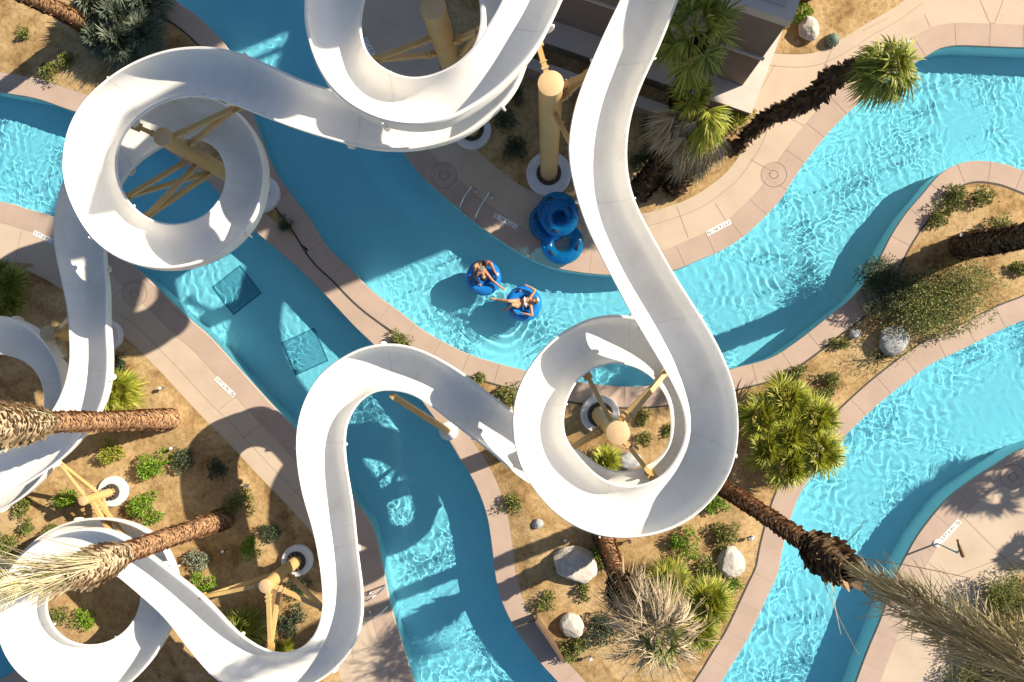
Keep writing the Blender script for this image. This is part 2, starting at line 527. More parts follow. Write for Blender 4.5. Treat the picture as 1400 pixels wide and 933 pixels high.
# joints scored in the deck
jm = MB()
def joint(pts, w=0.014, smooth_it=True):
    l = PP(pts) if not isinstance(pts, np.ndarray) else pts
    if smooth_it and len(l) > 2: l = catmull(l, 0.2)
    l = even(l, max(3, int(np.linalg.norm(np.diff(l, axis=0), axis=1).sum() / 0.12)))
    ok = np.zeros(len(l), bool)
    for p in LAND.values(): ok |= inside(l[:, :2], p[:, :2])
    for k in ('B4', 'B5', 'B7'): ok &= dist_poly(l[:, :2], W[k]) > 0.64
    l = l[ok]
    if len(l) < 3: return
    a = offset_line(l, w / 2); b = offset_line(l, -w / 2); n = len(l)
    jm.add([(p[0], p[1], ZD + 0.0035) for p in a] + [(p[0], p[1], ZD + 0.0035) for p in b], [(i, n + i, n + i + 1, i + 1) for i in range(n - 1)])
joint(between(offset_line(WA, -0.42), (760, 290), (1050, 150)))
joint(between(offset_line(catmull(PP(BB), 0.2), -0.42), (1040, 88), (1260, 0)))
for l in ([(951, 352), (925, 282)], [(1010, 330), (978, 278)], [(1026, 218), (1110, 265)],
          [(1056, 150), (1110, 177)], [(1137, 150), (1172, 140)], [(1060, 88), (1030, 140)], [(1155, 120), (1183, 132)], [(1123, 100), (1140, 62)], [(1215, 24), (1180, 42)], [(1264, 20), (1285, 66)], [(1340, 0), (1357, 40), (1372, 0)], [(1321, 62), (1321, 40)],
          [(560, 800), (520, 820)], [(1245, 755), (1300, 790), (1380, 760)], [(1300, 690), (1345, 735), (1400, 790)], [(1330, 660), (1344, 676)], [(220, 470), (248, 445)], [(150, 410), (190, 375)], [(300, 560), (345, 525)], [(330, 600), (385, 560)], [(395, 680), (440, 640)], [(440, 760), (510, 730)], [(475, 930), (560, 905)], [(20, 360), (35, 290)], [(467, 900), (545, 870)]):
    joint(l, smooth_it=False)
joint(between(offset_line(W8, 0.5), (150, 435), (460, 900)))
joint([(1085, 190), (1110, 210), (1140, 215)])
tag(jm.build('deck_joints', m_joint), kind='structure')

# pool floor
pf = np_mesh('pool_floor', [(-24, -22, POOL_Z), (32, -22, POOL_Z), (32, 24, POOL_Z), (-24, 24, POOL_Z)], [(0, 1, 2, 3)])
pfo = tag(link('pool_floor', pf, m_pool), kind='structure')
pfo.cycles.is_caustics_receiver = True
# surrounding desert out to the horizon (round the pool site)
o_, i_ = 900, None
cs = corner((-500, -450), (1950, -450), (1950, 1400), (-500, 1400))
x0, y0 = cs[:, 0].min(), cs[:, 1].min(); x1, y1 = cs[:, 0].max(), cs[:, 1].max()
gi = [(x0 + 1.5, y0 + 1.5), (x1 - 1.5, y0 + 1.5), (x1 - 1.5, y1 - 1.5), (x0 + 1.5, y1 - 1.5)]
go = [(-o_, -o_), (o_, -o_), (o_, o_), (-o_, o_)]
tag(link('ground', mesh_from('ground', [(a, b, 0.05) for a, b in gi + go], [(0, 4, 5, 1), (1, 5, 6, 2), (2, 6, 7, 3), (3, 7, 4, 0)]), m_sand), kind='structure')

# ------------------------------------------------------------------ water
def water_mat():
    m, t, b = new_mat('pool_water')
    t.nodes.remove(b)
    g = t.nodes.new('ShaderNodeBsdfGlass')
    g.inputs['Roughness'].default_value = 0.0
    g.inputs['IOR'].default_value = 1.33
    g.inputs['Color'].default_value = (0.49, 0.905, 1.0, 1)
    t.links.new(g.outputs[0], t.nodes['Material Output'].inputs[0])
    return m
m_water = water_mat()
STEP = 0.021
def waves(x, y):
    r = np.random.default_rng(21)
    xy = np.stack([x, y], 1)
    cal = np.clip(0.6 + 1.25 * vnoise(xy, 31, 3, 0.45), 0.12, 1.4)      # calm and choppy patches
    fine = np.clip(0.65 + 1.3 * vnoise(xy, 33, 3, 0.7), 0.08, 1.7)
    wx = x + 0.26 * vnoise(xy, 41, 3, 1.5); wy = y + 0.26 * vnoise(xy, 42, 3, 1.5)
    z = np.zeros_like(x)
    for i in range(60):
        lam = 0.064 * 1.031 ** i
        th = r.uniform(0, 2 * PI)
        k = 2 * PI / lam
        a = WAVE * lam ** 1.7 * (fine if lam < 0.3 else 1.0)
        z = z + a * np.sin(k * (wx * math.cos(th) + wy * math.sin(th)) + r.uniform(0, 6.28)) * (0.55 + 0.45 * np.sin(r.uniform(0, 6) + x * r.uniform(-.9, .9) + y * r.uniform(-.9, .9)))
    z = z * cal
    # rings spreading from the riders' tubes
    for cx, cy_ in ((661, 380), (716, 415)):
        c = P(cx, cy_, WATER_Z); d = np.hypot(x - c[0], y - c[1])
        z = z + 0.0035 * np.sin(2 * PI * d / 0.33 + 2.5 * vnoise(xy, 51, 2, 1.3)) * np.exp(-((d - 0.8) / 0.6) ** 2) * np.clip(0.5 + 1.2 * vnoise(xy, 52, 2, 0.9), 0, 1)
    return z
WAVE = 0.0052
def make_water():
    xa, xb = P(-70, 466)[0], P(1550, 466)[0]; ya, yb = P(700, 1000)[1], P(700, -110)[1]
    nx = int((xb - xa) / STEP); ny = int((yb - ya) / STEP)
    gx = xa + np.arange(nx + 1) * STEP; gy = ya + np.arange(ny + 1) * STEP
    X, Y = np.meshgrid(gx, gy); xy = np.stack([X.ravel(), Y.ravel()], 1)
    land = np.zeros(len(xy), bool)
    for k, p in LAND.items():
        land |= inside(xy, p[:, :2])
    L = land.reshape(ny + 1, nx + 1)
    # shrink the land by a few cells so that water runs under the coping edge
    E = L.copy()
    for s in range(5):
        F = E.copy(); F[1:] &= E[:-1]; F[:-1] &= E[1:]; F[:, 1:] &= E[:, :-1]; F[:, :-1] &= E[:, 1:]; E = F
    keep = ~(E[:-1, :-1] & E[1:, :-1] & E[:-1, 1:] & E[1:, 1:])
    idx = np.arange((nx + 1) * (ny + 1)).reshape(ny + 1, nx + 1)
    q = np.stack([idx[:-1, :-1][keep], idx[:-1, 1:][keep], idx[1:, 1:][keep], idx[1:, :-1][keep]], 1)
    used = np.unique(q); mp = np.full(idx.size, -1); mp[used] = np.arange(len(used))
    pts = xy[used]
    z = WATER_Z + waves(pts[:, 0], pts[:, 1])
    me = np_mesh('water', np.c_[pts, z], mp[q])
    o = link('water', me, m_water, smooth=True)
    tag(o, kind='structure')
    o.cycles.is_caustics_caster = True
    return o
water = make_water()
# the channels carry on beyond the picture, with a coarser mesh
def make_far_water():
    xa, xb = P(-70, 466)[0], P(1550, 466)[0]; ya, yb = P(700, 1000)[1], P(700, -110)[1]
    xb = xa + int((xb - xa) / STEP) * STEP; yb = ya + int((yb - ya) / STEP) * STEP
    X0, Y0, X1, Y1 = -29.0, -20.0, 26.0, 20.0
    vs = []; fs = []
    for (a, b, c, d) in ((X0, Y0, X1, ya), (X0, yb, X1, Y1), (X0, ya, xa, yb), (xb, ya, X1, yb)):
        nx = max(2, int((c - a) / 0.12)); ny = max(2, int((d - b) / 0.12))
        X, Y = np.meshgrid(np.linspace(a, c, nx), np.linspace(b, d, ny)); p = np.stack([X.ravel(), Y.ravel()], 1)
        z = WATER_Z + 0.006 * vnoise(p, 61, 3, 1.6)
        i = np.arange(nx * ny).reshape(ny, nx); o = len(vs)
        q = np.stack([i[:-1, :-1], i[:-1, 1:], i[1:, 1:], i[1:, :-1]], -1).reshape(-1, 4) + sum(len(v) for v in vs)
        vs.append(np.c_[p, z]); fs.append(q)
    o = tag(link('water', np_mesh('water', np.vstack(vs), np.vstack(fs)), m_water, smooth=True), kind='structure')
    o.cycles.is_caustics_caster = True
make_far_water()
# ================================================================== water slides
def slide_mat():
    m, t, b = new_mat('white_gelcoat')
    tc = t.nodes.new('ShaderNodeTexCoord')
    n = t.nodes.new('ShaderNodeTexNoise'); n.inputs['Scale'].default_value = 0.8; n.inputs['Detail'].default_value = 9; n.inputs['Distortion'].default_value = 0.8
    t.links.new(tc.outputs['Object'], n.inputs['Vector'])
    r = ramp(t, [(0.26, (0.74, 0.705, 0.635)), (0.46, (0.82, 0.795, 0.735)), (0.75, (0.86, 0.84, 0.79))])
    t.links.new(n.outputs['Fac'], r.inputs[0])
    t.links.new(r.outputs[0], b.inputs['Base Color'])
    n2 = t.nodes.new('ShaderNodeTexNoise'); n2.inputs['Scale'].default_value = 3; n2.inputs['Detail'].default_value = 8
    t.links.new(tc.outputs['Object'], n2.inputs['Vector'])
    r2 = ramp(t, [(0.3, (0.22,) * 3), (0.7, (0.42,) * 3)])
    t.links.new(n2.outputs['Fac'], r2.inputs[0]); t.links.new(r2.outputs[0], b.inputs['Roughness'])
    b.inputs['Specular IOR Level'].default_value = 0.45
    return m
m_slide = slide_mat()
m_seam = flat_mat('seam_caulk', (0.68, 0.65, 0.60), 0.6)

def gsmooth(a, n):
    """smooth an open curve"""
    k = np.exp(-0.5 * (np.arange(-3 * n, 3 * n + 1) / n) ** 2); k /= k.sum()
    pad = 3 * n
    e = np.vstack([2 * a[0] - a[pad:0:-1], a, 2 * a[-1] - a[-2:-pad - 2:-1]])
    return np.stack([np.convolve(e[:, i], k, 'valid') for i in range(a.shape[1])], 1)

def flume(sections, name, label, flange_every=3.1, depth=0.46, phase=1.0, zf=None):
    """sections: (left edge pixels, right edge pixels, z at start, z at end), running downhill.
    left/right are as seen by a rider; both edges are taken to 3-D at their own height."""
    Lp, Rp, Z = [], [], []
    for L, R, z0, z1 in sections:
        cl = catmull(np.array(L, float), 4.0); cr = catmull(np.array(R, float), 4.0)
        n = max(6, int(max(np.linalg.norm(np.diff(cl, axis=0), axis=1).sum(), np.linalg.norm(np.diff(cr, axis=0), axis=1).sum()) / 5.0))
        cl = even(cl, n); cr = even(cr, n); z = np.linspace(z0, z1, n)
        if zf: z = zf(z)
        s = 1 if Lp else 0
        Lp.append(cl[s:]); Rp.append(cr[s:]); Z.append(z[s:, None])
    Lp = gsmooth(np.vstack(Lp), 3); Rp = gsmooth(np.vstack(Rp), 3); Z = gsmooth(np.vstack(Z), 10)[:, 0]
    # banking from the curvature of the middle line
    mid = np.array([P(*(0.5 * (a + b)), z) for a, b, z in zip(Lp, Rp, Z)])
    t = np.gradient(mid[:, :2], axis=0); ds = np.linalg.norm(t, axis=1); th = np.unwrap(np.arctan2(t[:, 1], t[:, 0]))
    kap = gsmooth((np.gradient(th) / ds)[:, None], 6)[:, 0]
    bank = np.clip(kap * 0.42, -0.24, 0.24)       # left turn: right edge higher
    L3 = np.array([P(a[0], a[1], z - bk) for a, z, bk in zip(Lp, Z, bank)])
    R3 = np.array([P(a[0], a[1], z + bk) for a, z, bk in zip(Rp, Z, bank)])
    L3 = gsmooth(L3, 2); R3 = gsmooth(R3, 2)
    n = len(L3)
    # frames
    c = 0.5 * (L3 + R3); T = np.gradient(c, axis=0); T /= np.linalg.norm(T, axis=1)[:, None]
    X = R3 - L3; wd = np.linalg.norm(X, axis=1); X /= wd[:, None]
    U = np.cross(X, T); U /= np.linalg.norm(U, axis=1)[:, None]
    U[U[:, 2] < 0] *= -1
    # cross-section: (across -1..1, down 0..1); inner face, rim lip, outer face
    K = 14
    prof_in = []
    for i in range(K + 1):
        a = PI * i / K
        x = -math.cos(a); y = math.sin(a)
        x = math.copysign(abs(x) ** 0.82, x); y = y ** 0.9
        prof_in.append((x, y))
    def ring(i, prof, half, dep, extra=0.0):
        return [c[i] + X[i] * (x * half) - U[i] * (y * dep + extra) for x, y in prof]
    TH, LIP = 0.022, 0.055
    secs = []
    for i in range(n):
        half = wd[i] / 2 - LIP
        dep = min(0.56, depth * wd[i])
        inn = ring(i, prof_in, half, dep)
        out = ring(i, prof_in, half + TH, dep + TH)
        eL, eR = L3[i], R3[i]
        # going round: inner left -> inner right -> lip right -> outer right -> ... -> outer left -> lip left
        lipR = [eR - X[i] * 0.012 + U[i] * 0.006, eR - U[i] * 0.012, eR - U[i] * 0.05, eR - X[i] * 0.02 - U[i] * 0.052]
        lipL = [eL + X[i] * 0.02 - U[i] * 0.052, eL - U[i] * 0.05, eL - U[i] * 0.012, eL + X[i] * 0.012 + U[i] * 0.006]
        outr = out[::-1]
        outr[0] = out[-1] - U[i] * 0.055; outr[-1] = out[0] - U[i] * 0.055
        secs.append(inn + lipR + outr + lipL)
    m = len(secs[0]); vs = np.array([p for s_ in secs for p in s_])
    I, J = np.meshgrid(np.arange(n - 1), np.arange(m), indexing='ij'); J2 = (J + 1) % m
    q = np.stack([I * m + J, I * m + J2, (I + 1) * m + J2, (I + 1) * m + J], -1).reshape(-1, 4)
    # face direction: the inner bottom must face up
    k = 7
    a, b, d = vs[k], vs[k + 1], vs[m + k]
    if np.dot(np.cross(b - a, d - a), U[0]) < 0: q = q[:, ::-1]
    root = empty(name, (0, 0, 0)); root.location = V((c[n // 2][0], c[n // 2][1], 0))
    tag(root, label, 'water slide')
    me = np_mesh('chute', vs, q)
    ch = link('chute', me, m_slide, root, smooth=True)
    me.set_sharp_from_angle(angle=math.radians(50))
    # bolted joint flanges under the chute
    s = np.r_[0, np.cumsum(np.linalg.norm(np.diff(c, axis=0), axis=1))]
    d = phase
    while d < s[-1] - 0.3:
        i = int(np.searchsorted(s, d)); d += flange_every
        half = wd[i] / 2 - LIP; dep = min(0.56, depth * wd[i])
        o1 = ring(i, prof_in, half + TH + 0.004, dep + TH + 0.004); o2 = ring(i, prof_in, half + 0.105, dep + 0.09)
        o1[0] = o1[0] - U[i] * 0.06; o1[-1] = o1[-1] - U[i] * 0.06; o2[0] = o2[0] - U[i] * 0.06; o2[-1] = o2[-1] - U[i] * 0.06
        mb = MB(); kk = len(o1)
        vv = []
        for off in (-0.02, 0.02):
            vv += [p + T[i] * off for p in o1] + [p + T[i] * off for p in o2]
        ff = []
        for j in range(kk - 1):
            ff += [(j, j + 1, kk + j + 1, kk + j), (2 * kk + j, 3 * kk + j, 3 * kk + j + 1, 2 * kk + j + 1),
                   (kk + j, kk + j + 1, 3 * kk + j + 1, 3 * kk + j), (j, 2 * kk + j, 2 * kk + j + 1, j + 1)]
        ff += [(0, kk, 3 * kk, 2 * kk), (kk - 1, 3 * kk - 1, 4 * kk - 1, 2 * kk - 1)]
        mb.add(vv, ff); mb.build('joint_flange', m_slide, root)
        # caulked seam across the riding surface
        if 2 <= i < n - 2:
            a_ = ring(i, prof_in, half - 0.004, dep - 0.004); T_ = T[i] * 0.006
            mb = MB(); mb.add([p - T_ for p in a_] + [p + T_ for p in a_], [(j, kk + j, kk + j + 1, j + 1) for j in range(kk - 1)]); mb.build('seam', m_seam, root)
    return root, c, wd, U

# slide one: top helix -> left ring -> lower left bends.  Rider's left / right as he goes down.
S1 = [
    # comes in from above the picture, right side of the helix going down the image, rider's right = inside of the bend
    ([(905, -330), (850, -180), (812, -90), (768, 0)], [(800, -330), (755, -190), (725, -100), (686, 4)], 10.6, 9.9),
    ([(768, 0), (762, 14), (740, 57), (717, 86), (683, 120), (649, 144), (608, 165), (563, 171)], [(686, 4), (668, 33), (649, 62), (625, 86), (604, 97), (587, 103), (571, 106), (553, 105)], 9.9, 9.4),
    ([(563, 171), (518, 163), (470, 137), (436, 96), (417, 38), (415, 0)], [(553, 105), (540, 100), (522, 91), (501, 69), (494, 34), (498, 2)], 9.4, 9.05),
    ([(415, 0), (426, -45), (455, -95), (505, -135), (570, -150), (635, -135), (690, -95)], [(498, 2), (507, -20), (526, -45), (550, -60), (580, -66), (612, -58), (640, -36)], 9.05, 8.4),
    ([(690, -95), (720, -50), (733, 0), (727, 55), (703, 123), (669, 158), (631, 187), (580, 203)], [(640, -36), (652, -12), (657, 20), (653, 50), (640, 75), (620, 96), (597, 112), (570, 122)], 8.4, 7.6),
    ([(580, 203), (546, 206), (501, 203), (467, 195), (409, 178), (370, 163), (343, 153)], [(570, 122), (545, 130), (510, 132), (480, 128), (446, 120), (409, 108), (374, 91)], 7.6, 7.0),
    # left ring: rider's left is now the inside
    ([(343, 153), (316, 142), (295, 135), (274, 132), (247, 133), (220, 141), (192, 158)], [(374, 91), (340, 76), (320, 69), (285, 63), (240, 65), (206, 74), (175, 87)], 7.0, 6.6),
    ([(192, 158), (171, 182), (162, 206), (160, 233), (168, 261), (185, 285), (209, 301), (237, 307)], [(175, 87), (144, 108), (120, 130), (103, 151), (91, 178), (85, 206), (84, 233), (87, 254), (99, 285), (120, 321), (144, 343), (171, 358), (206, 367), (237, 368)], 6.6, 5.85),
    ([(237, 307), (264, 302), (288, 288), (304, 264), (309, 237), (305, 219), (296, 203)], [(237, 368), (285, 355), (316, 334), (336, 315), (346, 300), (357, 274), (362, 240), (357, 206), (346, 182)], 5.85, 5.2),
    ([(296, 203), (284, 195), (266, 190), (245, 192), (223, 200), (192, 220), (171, 241)], [(346, 182), (332, 160), (310, 142), (280, 131), (240, 130), (195, 145), (155, 170), (128, 195)], 5.2, 4.6),
    ([(171, 241), (158, 270), (148, 310), (142, 343)], [(128, 195), (100, 220), (84, 247), (75, 285), (70, 310)], 4.6, 4.2),
    ([(142, 343), (144, 369), (147, 403), (145, 437), (148, 485), (147, 513), (142, 547), (129, 573), (113, 596), (103, 612)], [(70, 310), (73, 334), (81, 375), (90, 410), (93, 437), (95, 471), (96, 492), (91, 520), (79, 550), (62, 576), (34, 594)], 4.2, 3.2),
    ([(103, 612), (82, 631), (55, 650), (21, 672), (0, 684), (-40, 696), (-90, 690)], [(34, 594), (18, 601), (0, 605), (-15, 607), (-40, 605), (-60, 600), (-75, 590)], 3.2, 2.85),
    ([(-90, 690), (-130, 670), (-155, 620), (-155, 550), (-125, 480), (-70, 443), (-20, 431), (0, 431)], [(-75, 590), (-85, 575), (-90, 555), (-80, 520), (-55, 495), (-30, 485), (-10, 484), (2, 485)], 2.85, 2.3),
    ([(0, 431), (21, 437), (45, 451), (65, 471), (79, 495), (86, 523), (85, 550)], [(2, 485), (14, 487), (27, 491), (40, 498), (50, 509), (58, 525), (61, 545)], 2.3, 2.05),
    ([(85, 550), (84, 585), (75, 625), (58, 655), (30, 682), (0, 700), (-60, 720)], [(61, 545), (60, 565), (52, 590), (35, 612), (10, 628), (-20, 640), (-70, 655)], 2.05, 1.6),
]
# slide two: down the middle -> helix -> hairpin -> lower ring
S2 = [
    ([(1012, -180), (985, -120), (955, -60), (927, 0)], [(925, -180), (903, -120), (875, -60), (848, 0)], 9.6, 9.0),
    ([(927, 0), (917, 27), (900, 69), (882, 106), (867, 144), (859, 178)], [(848, 0), (831, 34), (817, 65), (798, 110), (785, 148), (778, 185)], 9.0, 8.4),
    ([(859, 178), (857, 206), (858, 233), (864, 264), (876, 292), (889, 317), (900, 336)], [(778, 185), (777, 213), (783, 247), (793, 285), (805, 317), (817, 341)], 8.4, 7.9),
    ([(900, 336), (920, 372), (941, 405), (961, 436), (980, 468), (994, 499)], [(817, 341), (838, 382), (862, 427), (882, 461), (903, 496), (917, 520)], 7.9, 7.45),
    ([(994, 499), (1004, 526), (1009, 561), (1010, 592), (1006, 625), (997, 650), (978, 680), (951, 706), (920, 724), (886, 734), (851, 737)], [(917, 520), (932, 554), (937, 585), (932, 612), (918, 636), (905, 650), (886, 660), (868, 664), (851, 664)], 7.45, 6.75),
    ([(851, 737), (817, 733), (783, 719), (755, 699), (731, 671), (714, 644), (704, 613), (701, 585), (701, 561), (707, 533), (718, 509)], [(851, 664), (824, 655), (802, 636), (783, 613), (773, 598), (771, 568), (776, 547), (786, 526)], 6.75, 6.15),
    ([(718, 509), (738, 482), (759, 461), (783, 446), (807, 435), (834, 430), (865, 432)], [(786, 526), (797, 514), (817, 502), (833, 498), (848, 497), (865, 501)], 6.15, 5.75),
    ([(865, 432), (900, 445), (930, 466), (955, 500), (966, 540), (968, 580), (958, 620), (935, 655), (905, 676)], [(865, 501), (884, 510), (901, 528), (914, 551), (917, 585), (912, 612), (900, 627), (889, 634), (879, 639)], 5.75, 5.0),
    ([(905, 676), (870, 690), (830, 692), (790, 685), (750, 674), (721, 663)], [(879, 639), (865, 643), (851, 645), (835, 643), (815, 634), (795, 617), (770, 600)], 5.0, 4.55),
    ([(721, 663), (700, 645), (676, 623), (649, 602), (625, 585), (594, 559), (575, 546)], [(770, 600), (745, 588), (720, 574), (698, 560), (666, 536), (638, 513), (604, 492)], 4.55, 3.95),
    ([(575, 546), (563, 540), (548, 536), (532, 534), (518, 535), (505, 540), (488, 555), (475, 581), (472, 609)], [(604, 492), (573, 477), (546, 470), (522, 470), (494, 475), (467, 489), (439, 509), (422, 533), (410, 561), (404, 592), (404, 619)], 3.95, 3.55),
    ([(472, 609), (473, 630), (477, 654), (484, 695), (487, 730), (491, 767), (496, 805)], [(404, 619), (407, 647), (414, 682), (426, 719), (433, 750), (438, 781), (441, 812)], 3.55, 3.05),
    ([(496, 805), (496, 836), (491, 867), (481, 891), (463, 911), (439, 932), (405, 946), (365, 952), (325, 946), (295, 933)], [(441, 812), (440, 836), (434, 860), (419, 881), (391, 893), (361, 887), (343, 877)], 3.05, 2.7),
    ([(295, 933), (274, 908), (254, 884), (237, 860), (220, 839), (196, 819), (161, 788)], [(343, 877), (319, 860), (295, 833), (271, 812), (250, 795), (220, 772), (190, 750)], 2.7, 2.3),
    ([(161, 788), (145, 780), (125, 776), (105, 780), (82, 793), (67, 812)], [(190, 750), (172, 738), (140, 724), (100, 724), (60, 736), (25, 762), (4, 790)], 2.3, 2.05),
    ([(67, 812), (64, 825), (65, 840), (74, 859), (92, 875), (117, 882), (141, 880)], [(4, 790), (-6, 820), (-6, 855), (0, 885), (20, 918), (50, 941), (90, 955), (125, 957)], 2.05, 1.75),
    ([(141, 880), (163, 869), (180, 852), (190, 830), (192, 812), (186, 794)], [(125, 957), (165, 945), (200, 912), (224, 876), (240, 835), (242, 805), (236, 778)], 1.75, 1.45),
    ([(186, 794), (178, 782), (164, 772), (148, 766), (120, 764)], [(236, 778), (222, 745), (200, 726), (170, 712), (146, 708), (115, 708)], 1.45, 1.2),
    ([(120, 764), (95, 770), (70, 785), (40, 815), (10, 860), (-40, 920)], [(115, 708), (80, 718), (50, 735), (20, 765), (-15, 815), (-70, 870)], 1.2, 0.85),
]
slide1 = flume(S1, 'water_slide', 'long white slide from the cut-off top spiral through the ring over the left channel', phase=1.4)
slide2 = flume(S2, 'water_slide', 'white slide running down the middle into the large spiral, then the hairpin', phase=0.9, zf=lambda z: np.where(z > 3.3, 3.3 + (z - 3.3) * 0.74, z))
# ================================================================== slide supports
m_tan = noise_mat('tan_paint', [(0.3, (0.50, 0.325, 0.125)), (0.7, (0.57, 0.385, 0.16))], scale=2.5, detail=6, rough=0.42, spec=0.5)
m_cap = noise_mat('tan_cap_paint', [(0.3, (0.52, 0.36, 0.19)), (0.7, (0.58, 0.41, 0.23))], scale=5, rough=0.5)
m_foot = noise_mat('painted_concrete', [(0.3, (0.60, 0.60, 0.60)), (0.7, (0.70, 0.70, 0.69))], scale=3, rough=0.8, bump=0.1, bscale=40)
m_iron = flat_mat('dark_steel', (0.10, 0.085, 0.07), 0.5, metal=0.3)
m_chrome = flat_mat('stainless', (0.62, 0.62, 0.62), 0.22, metal=1.0)
m_bronze = flat_mat('bronze_paint', (0.13, 0.085, 0.055), 0.45)

def column(cap_px, zt, r, arms, label, foot_r=0.62, foot_h=0.24, bw=0.11):
    c = P(*cap_px, zt)
    z0 = 0.0
    root = empty('slide_column', (c[0], c[1], z0), label, 'support column', 'columns holding up the slides')
    m = MB(); m.lathe([(foot_r, -0.25), (foot_r, foot_h - 0.03), (foot_r - 0.03, foot_h)], (c[0], c[1], 0), 32)
    ft = m.build('footing', m_foot, root, auto=40)
    m = MB(); m.lathe([(r + 0.13, foot_h), (r + 0.13, foot_h + 0.03)], (c[0], c[1], 0), 24)
    for k in range(12):
        a = 2 * PI * k / 12; u = np.array([math.cos(a), math.sin(a), 0])
        m.bar(np.array([c[0], c[1], foot_h + 0.10]) + u * r * 0.96, np.array([c[0], c[1], foot_h + 0.10]) + u * (r + 0.10), 0.018, 0.14)
        m.lathe([(0.018, foot_h + 0.03), (0.018, foot_h + 0.07)], (c[0] + u[0] * (r + 0.09) * math.cos(.2) - u[1] * .05, c[1] + u[1] * (r + 0.09) + u[0] * .05, 0), 6)
    m.build('base_plate', m_iron, ft, auto=40)
    m = MB(); m.lathe([(r, foot_h + 0.03), (r, zt - 0.03)], (c[0], c[1], 0), 36)
    m.build('shaft', m_tan, root, smooth=True, auto=40)
    m = MB(); m.lathe([(r - 0.004, zt - 0.029), (r + 0.012, zt - 0.027), (r + 0.012, zt - 0.004), (r + 0.006, zt)], (c[0], c[1], 0), 36)
    m.build('cap', m_cap, root, smooth=True, auto=40)
    for (tx, ty, tz, zu, zl) in arms:
        t = P(tx, ty, tz); d = np.array([t[0] - c[0], t[1] - c[1], 0]); d /= np.linalg.norm(d)
        for zz in (zu, zl):
            if zz is None: continue
            a = np.array([c[0], c[1], zz]) + d * r * 0.9
            m = MB(); m.bar(a, t, bw, bw)
            e = (t - a) / np.linalg.norm(t - a)
            br = m.build('brace', m_tan, root)
            m = MB(); m.bar(a + e * 0.16, a + e * 0.20, bw + 0.05, bw + 0.05)
            m.bar(a + e * 0.30, a + e * 0.32, bw + 0.05, bw + 0.05)
            m.build('splice_collar', m_cap, br)
        m = MB(); m.bar(t - np.array([0, 0, 0.02]) - d * 0.1, t - np.array([0, 0, 0.02]) + d * 0.18, 0.22, 0.05)
        m.bar(t, t + np.array([0, 0, 0.2]), 0.03, 0.12)
        m.build('bracket', m_tan, root)
    return root

column((222, 187), 5.9, 0.215, [(322, 147, 6.0, 5.7, 5.0), (187, 173, 5.65, 5.5, None), (200, 297, 5.2, 4.1, 3.3), (172, 270, 4.2, 4.3, 3.1)], 'tan column inside the ring over the left channel, white foot beside the path')
column((592, 10), 7.9, 0.265, [(512, 82, 6.75, 6.7, 5.9), (656, 42, 7.2, 6.4, 5.5), (575, -30, 8.2, 7.6, None)], 'tan column inside the cut-off spiral at the top edge')
column((753, 114), 7.4, 0.27, [(735, 58, 7.6, 7.25, None), (806, 100, 6.85, 6.9, 6.1), (784, 204, 6.4, 6.2, None)], 'tall tan column standing free above the stacked blue tubes', foot_r=0.72)
column((845, 592), 5.5, 0.275, [(912, 508, 4.75, 5.3, 4.2), (803, 514, 4.85, 5.0, None), (889, 648, 4.25, 5.3, None), (776, 616, 4.75, 4.1, 3.3)], 'tan column with round cap inside the large spiral')
column((65, 456), 2.75, 0.22, [(96, 436, 3.25, 2.6, 1.6), (93, 490, 2.95, 2.5, None)], 'short tan column against the bend at the left edge', foot_r=0.55)
column((113, 685), 1.57, 0.14, [(76, 629, 2.45, 1.5, 0.9), (153, 731, 1.0, 1.2, 0.7), (178, 742, 1.0, 1.0, None)], 'short tan column on a bright white round foot in the sand', foot_r=0.5, foot_h=0.16, bw=0.10)
column((363, 802), 2.65, 0.19, [(442, 832, 2.35, 2.4, 1.3), (370, 884, 2.15, 2.45, 1.5), (278, 816, 1.85, 2.3, 1.2)], 'tan column with spread braces inside the lower hairpin', foot_r=0.5)
# slanted strut below the hairpin
a0 = P(613, 590, 0.12); a1 = P(536, 541, 3.35)
st = empty('slide_strut', (a0[0], a0[1], 0), 'slanted double strut from the pool edge up to the hairpin', 'support strut')
m = MB(); m.lathe([(0.30, -0.2), (0.30, 0.10), (0.27, 0.12)], (a0[0], a0[1], 0), 24); m.build('footing', m_foot, st, auto=40)
sd = np.cross((a1 - a0) / np.linalg.norm(a1 - a0), [0, 0, 1.0])
for k in (-1, 1):
    m = MB(); m.bar(a0 + sd * 0.09 * k, a1 + sd * 0.05 * k, 0.10, 0.12); m.build('leg', m_tan, st)
m = MB()
for f in (0.25, 0.5, 0.75):
    q = a0 + (a1 - a0) * f; m = MB(); m.bar(q - sd * 0.06, q + sd * 0.06, 0.06, 0.06); m.build('crosspiece', m_tan, st)

